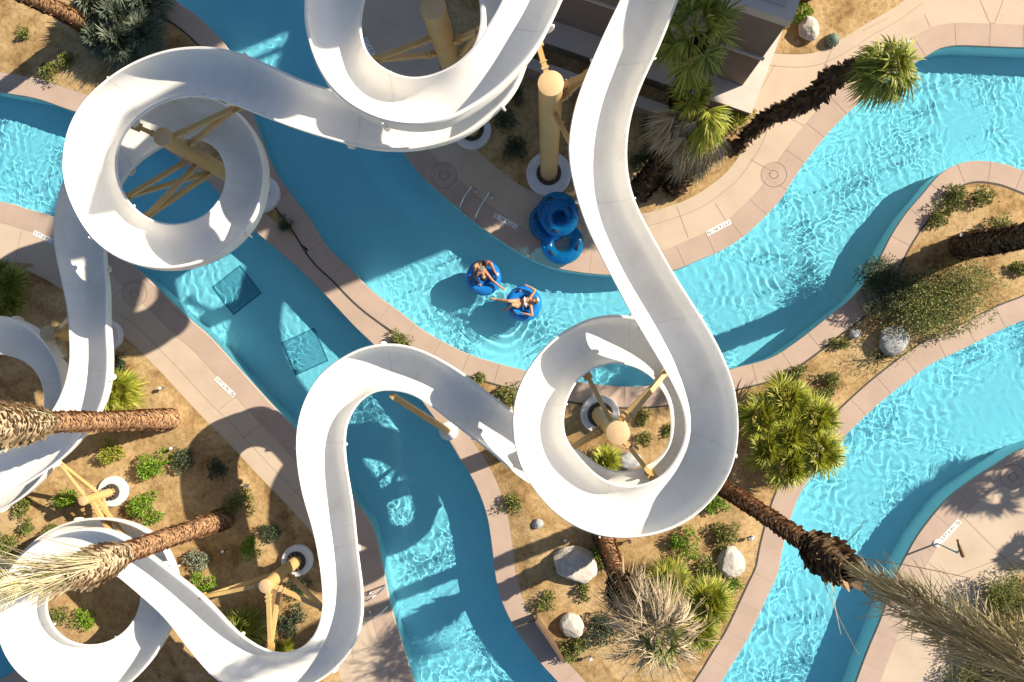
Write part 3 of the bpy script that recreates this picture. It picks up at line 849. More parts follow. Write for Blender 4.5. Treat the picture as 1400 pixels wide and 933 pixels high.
# ================================================================== building at the top
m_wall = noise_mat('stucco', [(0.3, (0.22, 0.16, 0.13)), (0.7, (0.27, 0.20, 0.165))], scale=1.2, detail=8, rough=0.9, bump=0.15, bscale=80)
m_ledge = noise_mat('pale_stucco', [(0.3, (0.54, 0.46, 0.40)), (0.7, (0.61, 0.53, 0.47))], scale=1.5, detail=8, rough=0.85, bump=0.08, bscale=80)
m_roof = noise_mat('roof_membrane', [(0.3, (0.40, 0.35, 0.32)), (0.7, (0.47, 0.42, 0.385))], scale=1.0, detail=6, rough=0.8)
def frame_dir():
    a = P(1007, 0, 4.8); b = P(1078, 24, 4.8); d = (b - a)[:2]; return d / np.linalg.norm(d)
DX = frame_dir()                      # along the front, towards the right end
DY = np.array([-DX[1], DX[0]])        # into the building
def blk(mb, o, x0, x1, y0, y1, z0, z1):
    """box in building axes at corner o"""
    vs = []
    for z in (z0, z1):
        for x, y in ((x0, y0), (x1, y0), (x1, y1), (x0, y1)):
            q = o + DX * x + DY * y; vs.append((q[0], q[1], z))
    mb.add(vs, [(3, 2, 1, 0), (4, 5, 6, 7), (0, 1, 5, 4), (1, 2, 6, 5), (2, 3, 7, 6), (3, 0, 4, 7)])
CB = P(1081, 26, 4.8)[:2]             # front right corner
bld = empty('pool_building', (CB[0], CB[1], 0), 'flat-roofed stucco building at the top with a pale ledge round its foot', 'building')
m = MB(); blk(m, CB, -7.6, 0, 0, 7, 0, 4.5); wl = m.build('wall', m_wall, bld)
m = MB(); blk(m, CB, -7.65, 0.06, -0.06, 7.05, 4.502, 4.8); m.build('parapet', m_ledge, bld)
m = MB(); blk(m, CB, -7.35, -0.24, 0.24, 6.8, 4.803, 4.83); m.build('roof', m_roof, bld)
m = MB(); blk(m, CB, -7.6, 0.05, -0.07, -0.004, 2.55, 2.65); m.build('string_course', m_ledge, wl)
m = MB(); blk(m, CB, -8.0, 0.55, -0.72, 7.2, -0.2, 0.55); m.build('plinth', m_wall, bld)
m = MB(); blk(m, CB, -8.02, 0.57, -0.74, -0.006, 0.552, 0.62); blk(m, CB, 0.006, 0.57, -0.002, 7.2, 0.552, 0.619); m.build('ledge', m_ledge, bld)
# planter wall in front
CW = P(910, 156, 0.9)[:2]
pw = empty('garden_wall', (CW[0], CW[1], 0), 'low dark garden wall with pale capping in front of the building', 'wall')
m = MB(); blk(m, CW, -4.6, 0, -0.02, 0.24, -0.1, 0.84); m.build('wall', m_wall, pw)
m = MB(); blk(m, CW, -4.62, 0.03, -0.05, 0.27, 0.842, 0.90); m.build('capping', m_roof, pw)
# unseen stair tower beyond the top edge, its height and panels shaped for shade
TW = P(1060, -42, 0)[:2]
tw = empty('shade_tower', (TW[0], TW[1], 0), 'unseen stair tower behind the building, shaped to shade the upper left', 'tower')
m = MB()
for y in (0.4, 2.6, 7.4, 11.4): blk(m, TW, 0.05, 0.35, y, y + 0.3, 0, 17.3)
m.build('frame', m_tan, tw)
for z in (3.2, 6.4, 9.4, 12.4):
    m = MB(); blk(m, TW, -0.9, 0.4, 0.2, 11.9, z - 2.2, z - 2.02); m.build('platform', m_roof, tw)
m = MB()
ys = [-0.5, 1.0, 5.1, 6.15, 6.4, 6.9, 12.0]; zs = [0.2, 12.4, 13.6, 14.5, 17.2]
hole = {(2, 1), (4, 2), (4, 1)}  # openings that let sun patches through to the upper channel
for i in range(len(ys) - 1):
    for k in range(len(zs) - 1):
        if (i, k) in hole: continue
        blk(m, TW, 0.42, 0.48, ys[i] + 0.003, ys[i + 1], zs[k] + 0.003, zs[k + 1])
blk(m, TW, 0.42, 0.48, -1.7, -0.497, 8.5, 18.6); blk(m, TW, 0.42, 0.48, -0.494, 1.0, 17.203, 18.6)  # overhanging panels added to shade the slide below
m.build('shade_panel', m_wall, tw)

# unseen canopy beyond the top right corner, added to shade channel and palm
cg = P(1265, -22, 0)[:2]; E1 = SUN_DIR[:2]; E2 = np.array([E1[1], -E1[0]])
cn = empty('shade_canopy', (cg[0], cg[1], 0), 'unseen flat canopy on three masts, added to shade the upper channel', 'canopy')
def cpt(a, b, z): q = cg + E1 * a + E2 * b; return np.array([q[0], q[1], z])
m = MB(); m.add([cpt(a, b, z) for z in (11.9, 12.0) for a, b in ((-3.7, -1.9), (10.1, -1.9), (10.1, 2.0), (-3.2, 2.0))], [(3, 2, 1, 0), (4, 5, 6, 7), (0, 1, 5, 4), (1, 2, 6, 5), (2, 3, 7, 6), (3, 0, 4, 7)]); m.build('roof', m_roof, cn)
for a in (-2.6, 3.2, 9.0):
    m = MB(); m.tube([cpt(a, -2.0, 0), cpt(a, -2.0, 11.88)], [0.16, 0.12], 16); m.build('mast', m_tan, cn, smooth=True)
    m = MB(); m.bar(cpt(a, -2.0, 11.80), cpt(a, 1.7, 11.82), 0.1, 0.14); m.build('beam', m_tan, cn)

# ================================================================== pool furniture
m_tile = flat_mat('white_tile', (0.74, 0.71, 0.66), 0.5)
m_ink = flat_mat('tile_ink', (0.03, 0.03, 0.035), 0.6)
def text_mesh(s, size):
    cu = bpy.data.curves.new('t', 'FONT'); cu.body = s; cu.size = size; cu.align_x = 'LEFT'; cu.align_y = 'CENTER'; cu.resolution_u = 2
    o = bpy.data.objects.new('t', cu); COL.objects.link(o)
    bpy.context.view_layer.update()
    me = bpy.data.meshes.new_from_object(o.evaluated_get(bpy.context.evaluated_depsgraph_get()))
    bpy.data.objects.remove(o); bpy.data.curves.remove(cu)
    return me
TXT = text_mesh('3 FT 6 IN', 0.145)
def marker(start, end, label, w=0.165):
    a = P(*start, ZD); b = P(*end, ZD); d = (b - a)[:2]; L = np.linalg.norm(d); ang = math.atan2(d[1], d[0])
    L = 0.86
    r = empty('depth_marker', (a[0], a[1], ZD + 0.004), label, 'depth marker', 'depth markers set in the deck')
    r.rotation_euler = (0, 0, ang)
    m = MB(); g = 0.004; n = 5; tw = L / n
    for k in range(n):
        x0, x1 = k * tw + g / 2, (k + 1) * tw - g / 2
        m.add([(x0, -w / 2, -0.003), (x1, -w / 2, -0.003), (x1, w / 2, -0.003), (x0, w / 2, -0.003), (x0, -w / 2, 0.006), (x1, -w / 2, 0.006), (x1, w / 2, 0.006), (x0, w / 2, 0.006)],
              [(3, 2, 1, 0), (4, 5, 6, 7), (0, 1, 5, 4), (1, 2, 6, 5), (2, 3, 7, 6), (3, 0, 4, 7)])
    m.build('tile', m_tile, r, world=False)
    t = link('lettering', TXT, None, r, world=False); t.location = (0.035, 0, 0.0085)
    m = MB(); cx = L - tw / 2
    for (r0, r1) in ((0.05, 0.062),):
        vs = []; k = 20
        for i in range(k):
            q = 2 * PI * i / k; vs += [(cx + r0 * math.cos(q), r0 * math.sin(q), 0.0085), (cx + r1 * math.cos(q), r1 * math.sin(q), 0.0085)]
        m.add(vs, [(2 * i, 2 * i + 1, (2 * i + 3) % (2 * k), (2 * i + 2) % (2 * k)) for i in range(k)])
    m.add([(cx - 0.04, 0.03, 0.009), (cx - 0.032, 0.038, 0.009), (cx + 0.04, -0.03, 0.009), (cx + 0.032, -0.038, 0.009)], [(0, 3, 2, 1)])
    m.add([(cx - 0.025, -0.02, 0.0088), (cx + 0.03, 0.0, 0.0088), (cx + 0.03, 0.012, 0.0088), (cx - 0.025, -0.008, 0.0088)], [(0, 1, 2, 3)])
    m.build('no_diving_symbol', m_ink, r, world=False)
    return r
TXT.materials.append(m_ink)
marker((46, 318), (80, 334), 'white depth marker at the left edge beside the slide')
marker((295, 517), (322, 543), 'white depth marker on the sunlit path left of the drains')
marker((707, 311), (676, 294), 'white depth marker on the deck left of the stacked tubes')
marker((999, 303), (966, 320), 'white depth marker on the deck right of the middle slide')
marker((1246, 57), (1212, 74), 'white depth marker half under the green palm crown')
marker((1286, 740), (1312, 712), 'white depth marker by the pole with the brown crossbar')
marker((498, 52), (512, 78), 'shaded depth marker seen through the top spiral')

m_lidj = flat_mat('lid_joint_filler', (0.30, 0.235, 0.175), 0.9)
def deck_lid(px, r, ri, label):
    c = P(*px, ZD)
    o = empty('skimmer_lid', (c[0], c[1], ZD), label, 'skimmer lid', 'round lids in the deck')
    m = MB(); m.lathe([(r, 0.0), (r, 0.0025)], (c[0], c[1], ZD), 40); m.build('surround', m_cope, o)
    for nm, ra, rb in (('outer_joint', r - 0.008, r + 0.004), ('lid_joint', ri - 0.007, ri + 0.007)):
        m = MB(); k = 40; vs = []
        for i in range(k):
            q = 2 * PI * i / k; vs += [(c[0] + ra * math.cos(q), c[1] + ra * math.sin(q), ZD + 0.006), (c[0] + rb * math.cos(q), c[1] + rb * math.sin(q), ZD + 0.006)]
        m.add(vs, [(2 * i, 2 * i + 1, (2 * i + 3) % (2 * k), (2 * i + 2) % (2 * k)) for i in range(k)]); m.build(nm, m_lidj, o)
    for s in (-1, 1):
        m = MB(); m.lathe([(0.02, 0.003), (0.02, 0.009)], (c[0] + s * ri, c[1] + s * 0.35 * ri * -1, ZD), 8); m.build('screw', m_iron, o)
deck_lid((1058, 239), 0.40, 0.13, 'round lid in the bright deck right of the palms')
deck_lid((184, 402), 0.42, 0.13, 'dark round lid on the shaded path at the left')
deck_lid((607, 240), 0.42, 0.15, 'shaded round lid beside the upper channel')
deck_lid((1385, 652), 0.38, 0.13, 'round lid in the palm shade at the right edge')

# drain grates on the pool floor (seen through the water)
m_grate = noise_mat('grate_plastic', [(0.3, (0.20, 0.36, 0.44)), (0.7, (0.27, 0.44, 0.52))], scale=20, rough=0.7)
m_gap = flat_mat('grate_gap', (0.13, 0.25, 0.32), 0.9)
def grate(px, size, ang, label):
    c = P(*px, -0.85)            # apparent depth
    o = empty('drain_grate', (c[0], c[1], POOL_Z), label, 'drain grate', 'square grates on the channel floor')
    ca, sa = math.cos(ang), math.sin(ang)
    def box(m, x0, x1, y0, y1, z0, z1):
        vs = []
        for z in (z0, z1):
            for x, y in ((x0, y0), (x1, y0), (x1, y1), (x0, y1)): vs.append((c[0] + x * ca - y * sa, c[1] + x * sa + y * ca, POOL_Z + z))
        m.add(vs, [(3, 2, 1, 0), (4, 5, 6, 7), (0, 1, 5, 4), (1, 2, 6, 5), (2, 3, 7, 6), (3, 0, 4, 7)])
    h = size / 2
    m = MB(); box(m, -h - .03, h + .03, -h - .03, -h, -.01, .03); box(m, -h - .03, h + .03, h, h + .03, -.01, .03); box(m, -h - .03, -h, -h, h, -.01, .03); box(m, h, h + .03, -h, h, -.01, .03)
    m.build('frame', m_gap, o).cycles.is_caustics_receiver = True
    m = MB(); n = 24
    for i in range(n):
        y = -h + size * i / n; box(m, -h, h, y + 0.006, y + size / n - 0.012, 0.0, .022)
    m.build('slats', m_grate, o).cycles.is_caustics_receiver = True
grate((324, 397), 1.17, math.radians(38), 'dark square grate under water nearer the left ring')
grate((417, 481), 1.17, math.radians(24), 'dark square grate under water next to the hairpin')

# handrails into the water
def handrail(p_deck, p_water, label, h=0.85):
    a = P(*p_deck, 0.0); b = P(*p_water, 0.0)
    d = (b - a); L = np.linalg.norm(d); d /= L
    o = empty('pool_handrail', (a[0], a[1], 0), label, 'handrail', 'steel handrails at the pool steps')
    up = np.array([0, 0, 1.0])
    pts = [a, a + up * (h - 0.15), a + up * (h - 0.04) + d * 0.05, a + up * h + d * 0.16, a + up * (h - 0.03) + d * (L * 0.55), a + up * (h - 0.22) + d * (L * 0.85), a + up * (h * 0.45) + d * L * 0.98, b + up * -0.05, b + up * -0.6]
    m = MB(); m.tube(catmull(np.array(pts), 0.06), 0.024, 10); m.build('rail', m_chrome, o, smooth=True)
    for q in (a,):
        m = MB(); m.lathe([(0.06, 0.0), (0.06, 0.012), (0.035, 0.03)], q, 16); m.build('flange', m_chrome, o, smooth=True)
handrail((650, 262), (631, 289), 'left steel handrail at the steps beside the upper channel')
handrail((673, 270), (651, 304), 'right steel handrail at the steps, half in sunlight')
handrail((505, 812), (527, 800), 'upper steel handrail beside the lower channel')
handrail((505, 838), (531, 827), 'lower steel handrail beside the lower channel')

# low solid barrier on the island
q0 = P(733, 849, 0.62); q1 = P(771, 905, 0.62)
lb = empty('low_barrier', ((q0[0] + q1[0]) / 2, (q0[1] + q1[1]) / 2, 0), 'low bronze panel standing on the sand beside the lower channel', 'barrier')
for q in (q0, q1):
    m = MB(); m.bar(np.array([q[0], q[1], -0.05]), q + np.array([0, 0, 0.02]), 0.06, 0.06); m.build('post', m_bronze, lb)
m = MB(); e = (q1 - q0) / np.linalg.norm(q1 - q0)
m.bar(q0 + e * 0.035 - np.array([0, 0, 0.28]), q1 - e * 0.035 - np.array([0, 0, 0.28]), 0.02, 0.5); m.build('panel', m_bronze, lb)
m = MB(); m.bar(q0 - e * 0.02 + np.array([0, 0, 0.045]), q1 + e * 0.02 + np.array([0, 0, 0.045]), 0.075, 0.04); m.build('top_rail', m_bronze, lb)
q2 = P(705, 858, 0.5); m = MB(); m.bar(q0 - np.array([0, 0, 0.1]), q2, 0.035, 0.035); m.bar(q2 * [1, 1, 0], q2, 0.03, 0.03); m.build('side_rail', m_bronze, lb)

# post with crossbar
m_green = flat_mat('pale_green_pipe', (0.42, 0.50, 0.43), 0.4)
m_brownw = flat_mat('brown_grip', (0.23, 0.12, 0.05), 0.5)
pb = P(1281, 743, 0); 
pr = empty('crossbar_post', (pb[0], pb[1], 0), 'slim pale pole with a brown crossbar on a white round foot', 'pole')
m = MB(); m.lathe([(0.125, ZD), (0.125, 0.02), (0.10, 0.035)], (pb[0], pb[1], 0), 24); m.build('foot', m_tile, pr, auto=40)
m = MB(); m.tube([(pb[0], pb[1], 0.03), (pb[0] + .01, pb[1], 0.5), (pb[0] + 0.03, pb[1] - 0.01, 1.0)], 0.028, 10); m.build('pole', m_green, pr, smooth=True)
ct = P(1313, 751, 1.03); ca = P(1309, 738, 1.03); cb = P(1317, 762, 1.03)
m = MB(); m.tube([(pb[0] + 0.03, pb[1] - 0.01, 0.99), ct], 0.024, 10); m.build('arm', m_green, pr)
m = MB(); m.tube([ca, ca + (cb - ca) * 0.2, ca + (cb - ca) * 0.3, ca + (cb - ca) * 0.92, cb], [0.035, 0.038, 0.055, 0.062, 0.04], 14); m.build('crossbar', m_brownw, pr, smooth=True)

# little ground lights
m_lens = flat_mat('lamp_lens', (0.75, 0.75, 0.72), 0.3)
def spot(px, label, h=0.28, dark=False):
    c = P(*px, h); gz = ground_z(c[0], c[1])
    o = empty('garden_light', (c[0], c[1], gz), label, 'garden light', 'small garden lights in the sand')
    m = MB(); m.tube([(c[0], c[1], gz - 0.05), (c[0], c[1], gz + h - 0.1)], 0.018, 8); m.build('stake', m_iron, o)
    m = MB(); m.tube([(c[0] + .02, c[1] - .02, gz + h - 0.11), (c[0] - .01, c[1] + .01, gz + h - 0.02)], [0.05, 0.062], 12); m.build('housing', m_iron, o)
    m = MB(); m.lathe([(0.055, gz + h - 0.02), (0.05, gz + h)], (c[0], c[1], 0), 12); m.build('lens', m_iron if dark else m_lens, o)
spot((1313, 322), 'taller garden light on the sand tip near the right edge', 0.55)
spot((219, 531), 'garden light by the yellow fan palm at the left')
spot((235, 613), 'garden light above the round green bush at the left')
spot((337, 664), 'garden light in the bright patch near the path')
spot((305, 754), 'garden light in the slide shadow left of the hairpin')
spot((773, 739), 'garden light left of the palm below the large spiral')
spot((861, 741), 'purple-lensed garden light at the rim of the large spiral', dark=True)
spot((1029, 736), 'garden light near the pale round boulder')
spot((808, 901), 'garden light at the lower end of the island')

# ================================================================== plants
GREEN = leaf_mat('fan_palm_green', [(0.065, 0.10, 0.012), (0.15, 0.20, 0.025), (0.28, 0.31, 0.045), (0.44, 0.42, 0.11)])
YGREEN = leaf_mat('palmetto_green', [(0.08, 0.11, 0.010), (0.20, 0.24, 0.018), (0.36, 0.37, 0.035), (0.50, 0.46, 0.10)])
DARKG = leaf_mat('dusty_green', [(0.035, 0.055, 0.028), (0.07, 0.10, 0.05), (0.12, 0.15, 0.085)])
BRIGHT = leaf_mat('bush_green', [(0.06, 0.13, 0.010), (0.13, 0.25, 0.015), (0.21, 0.35, 0.03), (0.30, 0.42, 0.06)])
SAGE = leaf_mat('sage_green', [(0.07, 0.085, 0.02), (0.17, 0.20, 0.045), (0.30, 0.31, 0.09)])
FEATHER = leaf_mat('feathery_green', [(0.06, 0.075, 0.02), (0.16, 0.19, 0.045), (0.30, 0.32, 0.10), (0.36, 0.35, 0.16)])
DUSTY = leaf_mat('dusty_grey_leaf', [(0.06, 0.08, 0.05), (0.12, 0.15, 0.10), (0.20, 0.23, 0.16)])
PALE = leaf_mat('grey_leaf', [(0.12, 0.15, 0.10), (0.22, 0.26, 0.18), (0.34, 0.37, 0.27)])
DRY = leaf_mat('dry_frond', [(0.15, 0.105, 0.055), (0.29, 0.215, 0.125), (0.42, 0.335, 0.21), (0.55, 0.46, 0.32)], transl=0.12)
STRAW = leaf_mat('straw_frond', [(0.36, 0.29, 0.17), (0.54, 0.46, 0.29), (0.68, 0.60, 0.43), (0.58, 0.56, 0.27)], transl=0.12)
TWIG = noise_mat('twigs', [(0.3, (0.10, 0.075, 0.05)), (0.7, (0.19, 0.14, 0.09))], scale=20, rough=0.9)
BARK = leaf_mat('palm_bark', [(0.22, 0.115, 0.055), (0.36, 0.20, 0.10), (0.46, 0.28, 0.15)], transl=0.0, rough=0.9)
BARKD = leaf_mat('shaggy_bark', [(0.05, 0.03, 0.017), (0.11, 0.065, 0.035), (0.19, 0.12, 0.065)], transl=0.0, rough=0.95)
BOOTD = leaf_mat('brown_boots', [(0.10, 0.06, 0.03), (0.20, 0.125, 0.065), (0.32, 0.22, 0.13)], transl=0.0, rough=0.9)
SKIRT = leaf_mat('skirt_frond', [(0.075, 0.06, 0.025), (0.19, 0.155, 0.07), (0.33, 0.275, 0.15), (0.46, 0.40, 0.25)], transl=0.12)
BOOT = leaf_mat('leaf_boots', [(0.26, 0.18, 0.10), (0.42, 0.31, 0.19), (0.56, 0.45, 0.30)], transl=0.0, rough=0.9)

class Strips:
    """many tapering blades in one mesh"""
    def __init__(s): s.V = []; s.Q = []; s.n = 0
    def add(s, o, d, nrm, L, w, droop, segs=4, prof=None):
        o = np.atleast_2d(o).astype(float); d = np.atleast_2d(d).astype(float)
        N = len(d); o = np.broadcast_to(o, (N, 3)); nrm = np.broadcast_to(nrm, (N, 3))
        L = np.broadcast_to(L, (N,)); w = np.broadcast_to(w, (N,)); droop = np.broadcast_to(droop, (N,))
        d = d / (np.linalg.norm(d, axis=1)[:, None] + 1e-9)
        side = np.cross(d, nrm); side /= np.linalg.norm(side, axis=1)[:, None] + 1e-9
        t = np.linspace(0, 1, segs + 1)
        pr = np.interp(t, [0, 0.3, 0.7, 1.0], prof or [0.45, 1.0, 0.7, 0.06])
        c = o[:, None] + d[:, None] * (L[:, None, None] * t[None, :, None])
        c[:, :, 2] -= droop[:, None] * L[:, None] * t[None] ** 2
        # do not stretch the drooping blade
        h = side[:, None] * (0.5 * w[:, None] * pr[None])[:, :, None]
        v = np.stack([c - h, c + h], 2).reshape(-1, 3)
        b = np.arange(N)[:, None] * (2 * (segs + 1)) + np.arange(segs)[None] * 2
        q = np.stack([b, b + 1, b + 3, b + 2], -1).reshape(-1, 4) + s.n
        s.V.append(v); s.Q.append(q); s.n += len(v)
    def quads(s, v, q):
        s.V.append(v); s.Q.append(q + s.n); s.n += len(v)
    def build(s, name, mat, parent):
        return link(name, np_mesh(name, np.vstack(s.V), np.vstack(s.Q)), mat, parent)

def perp(a):
    a = a / np.linalg.norm(a)
    u = np.array([0, 0, 1.0]) if abs(a[2]) < 0.92 else np.array([1.0, 0, 0])
    b = np.cross(a, u); b /= np.linalg.norm(b)
    return b, np.cross(b, a)

def fan(S, base, axis, R, n=22, spread=1.7, w=0.05, droop=0.25, r=rng, fold=0.25, roll=None):
    """one fan leaf: blades spreading from the end of its stalk"""
    axis = axis / np.linalg.norm(axis); b, nn = perp(axis)
    ro = r.uniform(-0.5, 0.5) if roll is None else roll
    b, nn = b * math.cos(ro) + nn * math.sin(ro), nn * math.cos(ro) - b * math.sin(ro)
    th = np.linspace(-spread, spread, n) + r.uniform(-0.05, 0.05, n)
    d = np.cos(th)[:, None] * axis + np.sin(th)[:, None] * b + (fold * np.abs(np.sin(th)) + r.uniform(-0.10, 0.10, n))[:, None] * nn
    L = R * (1 - 0.22 * (th / spread) ** 2) * r.uniform(0.82, 1.08, n)
    S.add(base, d, nn, L, w * r.uniform(0.8, 1.2, n), droop * r.uniform(0.5, 1.6, n))

def crown(S, top, count, R, stalk, el=(75, -40), n=22, w=0.05, droop=0.3, r=rng, az0=0.0, azr=2 * PI, spread=1.7):
    for k in range(count):
        f = (k + 0.5) / count
        e = math.radians(el[0] + (el[1] - el[0]) * f + r.uniform(-10, 10)); a = az0 + (k * 2.39996 + r.uniform(-.2, .2)) % azr
        d = np.array([math.cos(e) * math.cos(a), math.cos(e) * math.sin(a), math.sin(e)])
        st = stalk * r.uniform(0.75, 1.15)
        b0 = np.array(top, float); b1 = b0 + d * st; b1[2] -= 0.12 * st * (1 if e < 1.0 else 0)
        _, nn = perp(d)
        S.add(b0, (b1 - b0)[None], nn, st, 0.035, 0.0, segs=2, prof=[1, 1, .9, .8])
        d2 = d.copy(); d2[2] -= 0.25 if e < 1.0 else 0
        fan(S, b1, d2, R * r.uniform(0.85, 1.1), n, spread, w, droop, r)

def trunk(root, path, radii, mat, density=1.0, size=0.09, out=0.05, name='trunk', up=1.0, seg=14):
    """core plus overlapping leaf scars that give palm bark its relief"""
    path = catmull(np.array(path, float), 0.12); n = len(path)
    rr = np.interp(np.linspace(0, 1, n), np.linspace(0, 1, len(radii)), radii)
    m = MB(); m.tube(path, list(rr), seg)
    S = Strips()
    V_ = np.array(m.v); quads_ = np.array([f for f in m.f if len(f) == 4])
    S.quads(V_, quads_)
    s = np.r_[0, np.cumsum(np.linalg.norm(np.diff(path, axis=0), axis=1))]
    rows = int(s[-1] / (size * 0.62) * density)
    for i in range(rows):
        f = (i + 0.5) / rows * s[-1]
        p = np.array([np.interp(f, s, path[:, k]) for k in range(3)]); r_ = float(np.interp(f, s, rr))
        j = min(int(np.searchsorted(s, f)), n - 2); a = path[j + 1] - path[j]; a /= np.linalg.norm(a)
        b, c = perp(a)
        cnt = max(6, int(2 * PI * r_ / (size * 0.95)))
        q = 2 * PI * (np.arange(cnt) + 0.5 * (i % 2)) / cnt + rng.uniform(-.12, .12, cnt)
        o = np.cos(q)[:, None] * b + np.sin(q)[:, None] * c
        d = a * up + o * (out / size) * rng.uniform(0.5, 1.5, (cnt, 1)) + np.cross(o, a) * rng.uniform(-.25, .25, (cnt, 1))
        S.add(p + o * (r_ - 0.004) + a * rng.uniform(-.35, .35, (cnt, 1)) * size, d + rng.normal(0, .12, d.shape), o, size * rng.uniform(0.7, 1.6, cnt), size * rng.uniform(0.7, 1.25, cnt), 0.0, segs=2, prof=[1.0, 1.0, 0.75, 0.25])
    return S.build(name, mat, root)

def palm(label, base_px, gz=None):
    b = P(*base_px, 0.0); z = ground_z(b[0], b[1]) if gz is None else gz
    return empty('palm_tree', (b[0], b[1], z), label, 'palm tree', 'palm trees')

# --- palm at the left edge, upper
pt = palm('palm with an orange-brown trunk and straw-coloured leaf boots, beside the sunlit sand at left', (235, 573))
trunk(pt, [P(237, 573, 0), P(200, 574, 1.1), P(150, 575.5, 2.9), P(62, 578, 5.6)], [0.34, 0.27, 0.255, 0.25], BARK, size=0.10, out=0.035)
trunk(pt, [P(62, 578, 5.6), P(45, 579, 6.1), P(10, 581, 6.9), P(-30, 583, 7.8)], [0.27, 0.42, 0.47, 0.40], BOOT, size=0.13, out=0.09, density=1.5, name='leaf_boots')
S = Strips(); top = P(-60, 585, 8.3)
for k in range(420):
    f = rng.uniform(0, 1); p0 = P(60 - 95 * f, 578 + 4 * f, 5.7 + 2.2 * f); a = rng.uniform(0, 2 * PI)
    o = np.array([math.cos(a), math.sin(a), 0]); d = o * rng.uniform(0.1, 0.4) + np.array([-0.05, 0, rng.uniform(0.55, 1.1)])
    S.add(p0 + o * 0.36, d[None], o, rng.uniform(0.3, 1.3), rng.uniform(0.015, 0.035), rng.uniform(-0.2, 0.3))
S.build('dead_fronds', STRAW, pt)
S = Strips(); crown(S, P(-330, 596, 11.4), 26, 0.9, 1.0, el=(80, -30), n=18); S.build('crown', GREEN, pt)

# --- palm at the left edge, lower
pt = palm('palm rising from the slide shadow, pale streaming fronds over the lower ring', (308, 709))
trunk(pt, [P(308, 709, 0), P(285, 717, 1.1), P(230, 735.5, 3.1), P(172, 756, 4.95)], [0.34, 0.27, 0.26, 0.25], BARK, size=0.10, out=0.035)
trunk(pt, [P(172, 756, 4.95), P(160, 760, 5.2), P(135, 771, 5.85), P(105, 783, 6.5), P(80, 790, 7.1)], [0.26, 0.38, 0.42, 0.30, 0.2], BOOT, size=0.13, out=0.075, density=1.3, name='leaf_boots')
S = Strips()
for k in range(300):
    f = rng.uniform(0, 1) ** 0.8; p0 = P(142 - 80 * f, 768 + 22 * f, 5.9 + 1.4 * f); a = rng.uniform(0, 2 * PI)
    o = np.array([math.cos(a), math.sin(a), 0]); tgt = P(-60 + rng.normal(0, 30), 806 + rng.normal(0, 18), 9.6)
    d = tgt - p0; d /= np.linalg.norm(d); wild = rng.random() < .2
    d = d + o * (rng.uniform(0.1, 0.5) if wild else rng.uniform(0.0, 0.14)) + rng.normal(0, 0.05, 3)
    S.add(p0 + o * 0.24, d[None], o + rng.normal(0, .3, 3), rng.uniform(0.7, 2.5), rng.uniform(0.014, 0.034), rng.uniform(-0.25, 0.3) if wild else rng.uniform(-0.08, 0.12), segs=7, prof=[.9, 1, .8, .1])
for k in range(10):
    f = rng.uniform(0.3, 1); p0 = P(100 - 90 * f, 784 + 16 * f, 6.8 + 1.7 * f); a = rng.uniform(0, 2 * PI); o = np.array([math.cos(a), math.sin(a), 0.1])
    fan(S, p0, np.array([-0.5, -0.05, 0.6]) + o * 0.5, rng.uniform(0.6, 1.0), 14, rng.uniform(0.15, 0.4), 0.022, 0.3)
S.build('dead_fronds', STRAW, pt)
S = Strips()
for k in range(26):
    f = rng.uniform(0, 1); p0 = P(100 - 90 * f, 784 + 16 * f, 6.6 + 1.9 * f); a = rng.uniform(0, 2 * PI)
    o = np.array([math.cos(a), math.sin(a), 0]); tgt = P(-60 + rng.normal(0, 25), 808 + rng.normal(0, 18), 9.9); d = tgt - p0; d /= np.linalg.norm(d)
    S.add(p0 + o * 0.2, (d + o * 0.12)[None], o, rng.uniform(0.8, 1.8), rng.uniform(0.015, 0.035), 0.05, segs=5)
crown(S, P(-400, 850, 12.0), 26, 0.9, 1.0, el=(80, -35), n=18)
S.build('crown', GREEN, pt)

# --- tall palm right of the large spiral, dead skirt over the lower right channel
pt = palm('tall palm across the lower right channel with shaggy dead fronds', (975, 658))
trunk(pt, [P(975, 658, 0), P(990, 668, 1.5), P(1040, 700, 4.6), P(1080, 727, 6.5), P(1108, 745, 7.7)], [0.27, 0.215, 0.20, 0.185, 0.18], BARK, size=0.10, out=0.03)
trunk(pt, [P(1106, 744, 7.6), P(1112, 748, 7.85), P(1125, 757, 8.3), P(1146, 772, 8.95), P(1162, 783, 9.4)], [0.18, 0.31, 0.35, 0.28, 0.17], BOOTD, size=0.16, out=0.09, density=1.3, name='leaf_boots')
axis0 = P(1130, 760, 8.5); axis1 = P(1430, 932, 14.6)
S = Strips()
ax = axis1 - axis0; axl = np.linalg.norm(ax); axn = ax / axl
clump = rng.normal(0, 1, (60, 3)); cf = rng.beta(2.2, 1.1, 60)
for k in range(1900):
    c_ = clump[k % 60]; f = float(np.clip(cf[k % 60] + rng.normal(0, 0.10), 0.12, 1.05)); p0 = axis0 + ax * f; a = rng.uniform(0, 2 * PI)
    g = ss(0.15, 0.62, np.array([f]))[0]
    o = np.array([math.cos(a), math.sin(a), 0]); rad = 0.03 + 0.17 * g * rng.uniform(0.1, 1.4)
    d = -axn * rng.uniform(0.5, 1.0) + o * rng.uniform(-0.1, 0.36) * (0.15 + g) + c_ * 0.12 * (0.3 + g) + rng.normal(0, 0.15, 3)
    S.add(p0 + o * rad + c_ * 0.07 * g, d[None], o + rng.normal(0, .5, 3), rng.uniform(0.2, 0.7) * (0.75 + 0.4 * g), rng.uniform(0.008, 0.024), rng.uniform(-0.45, 0.55), segs=5)
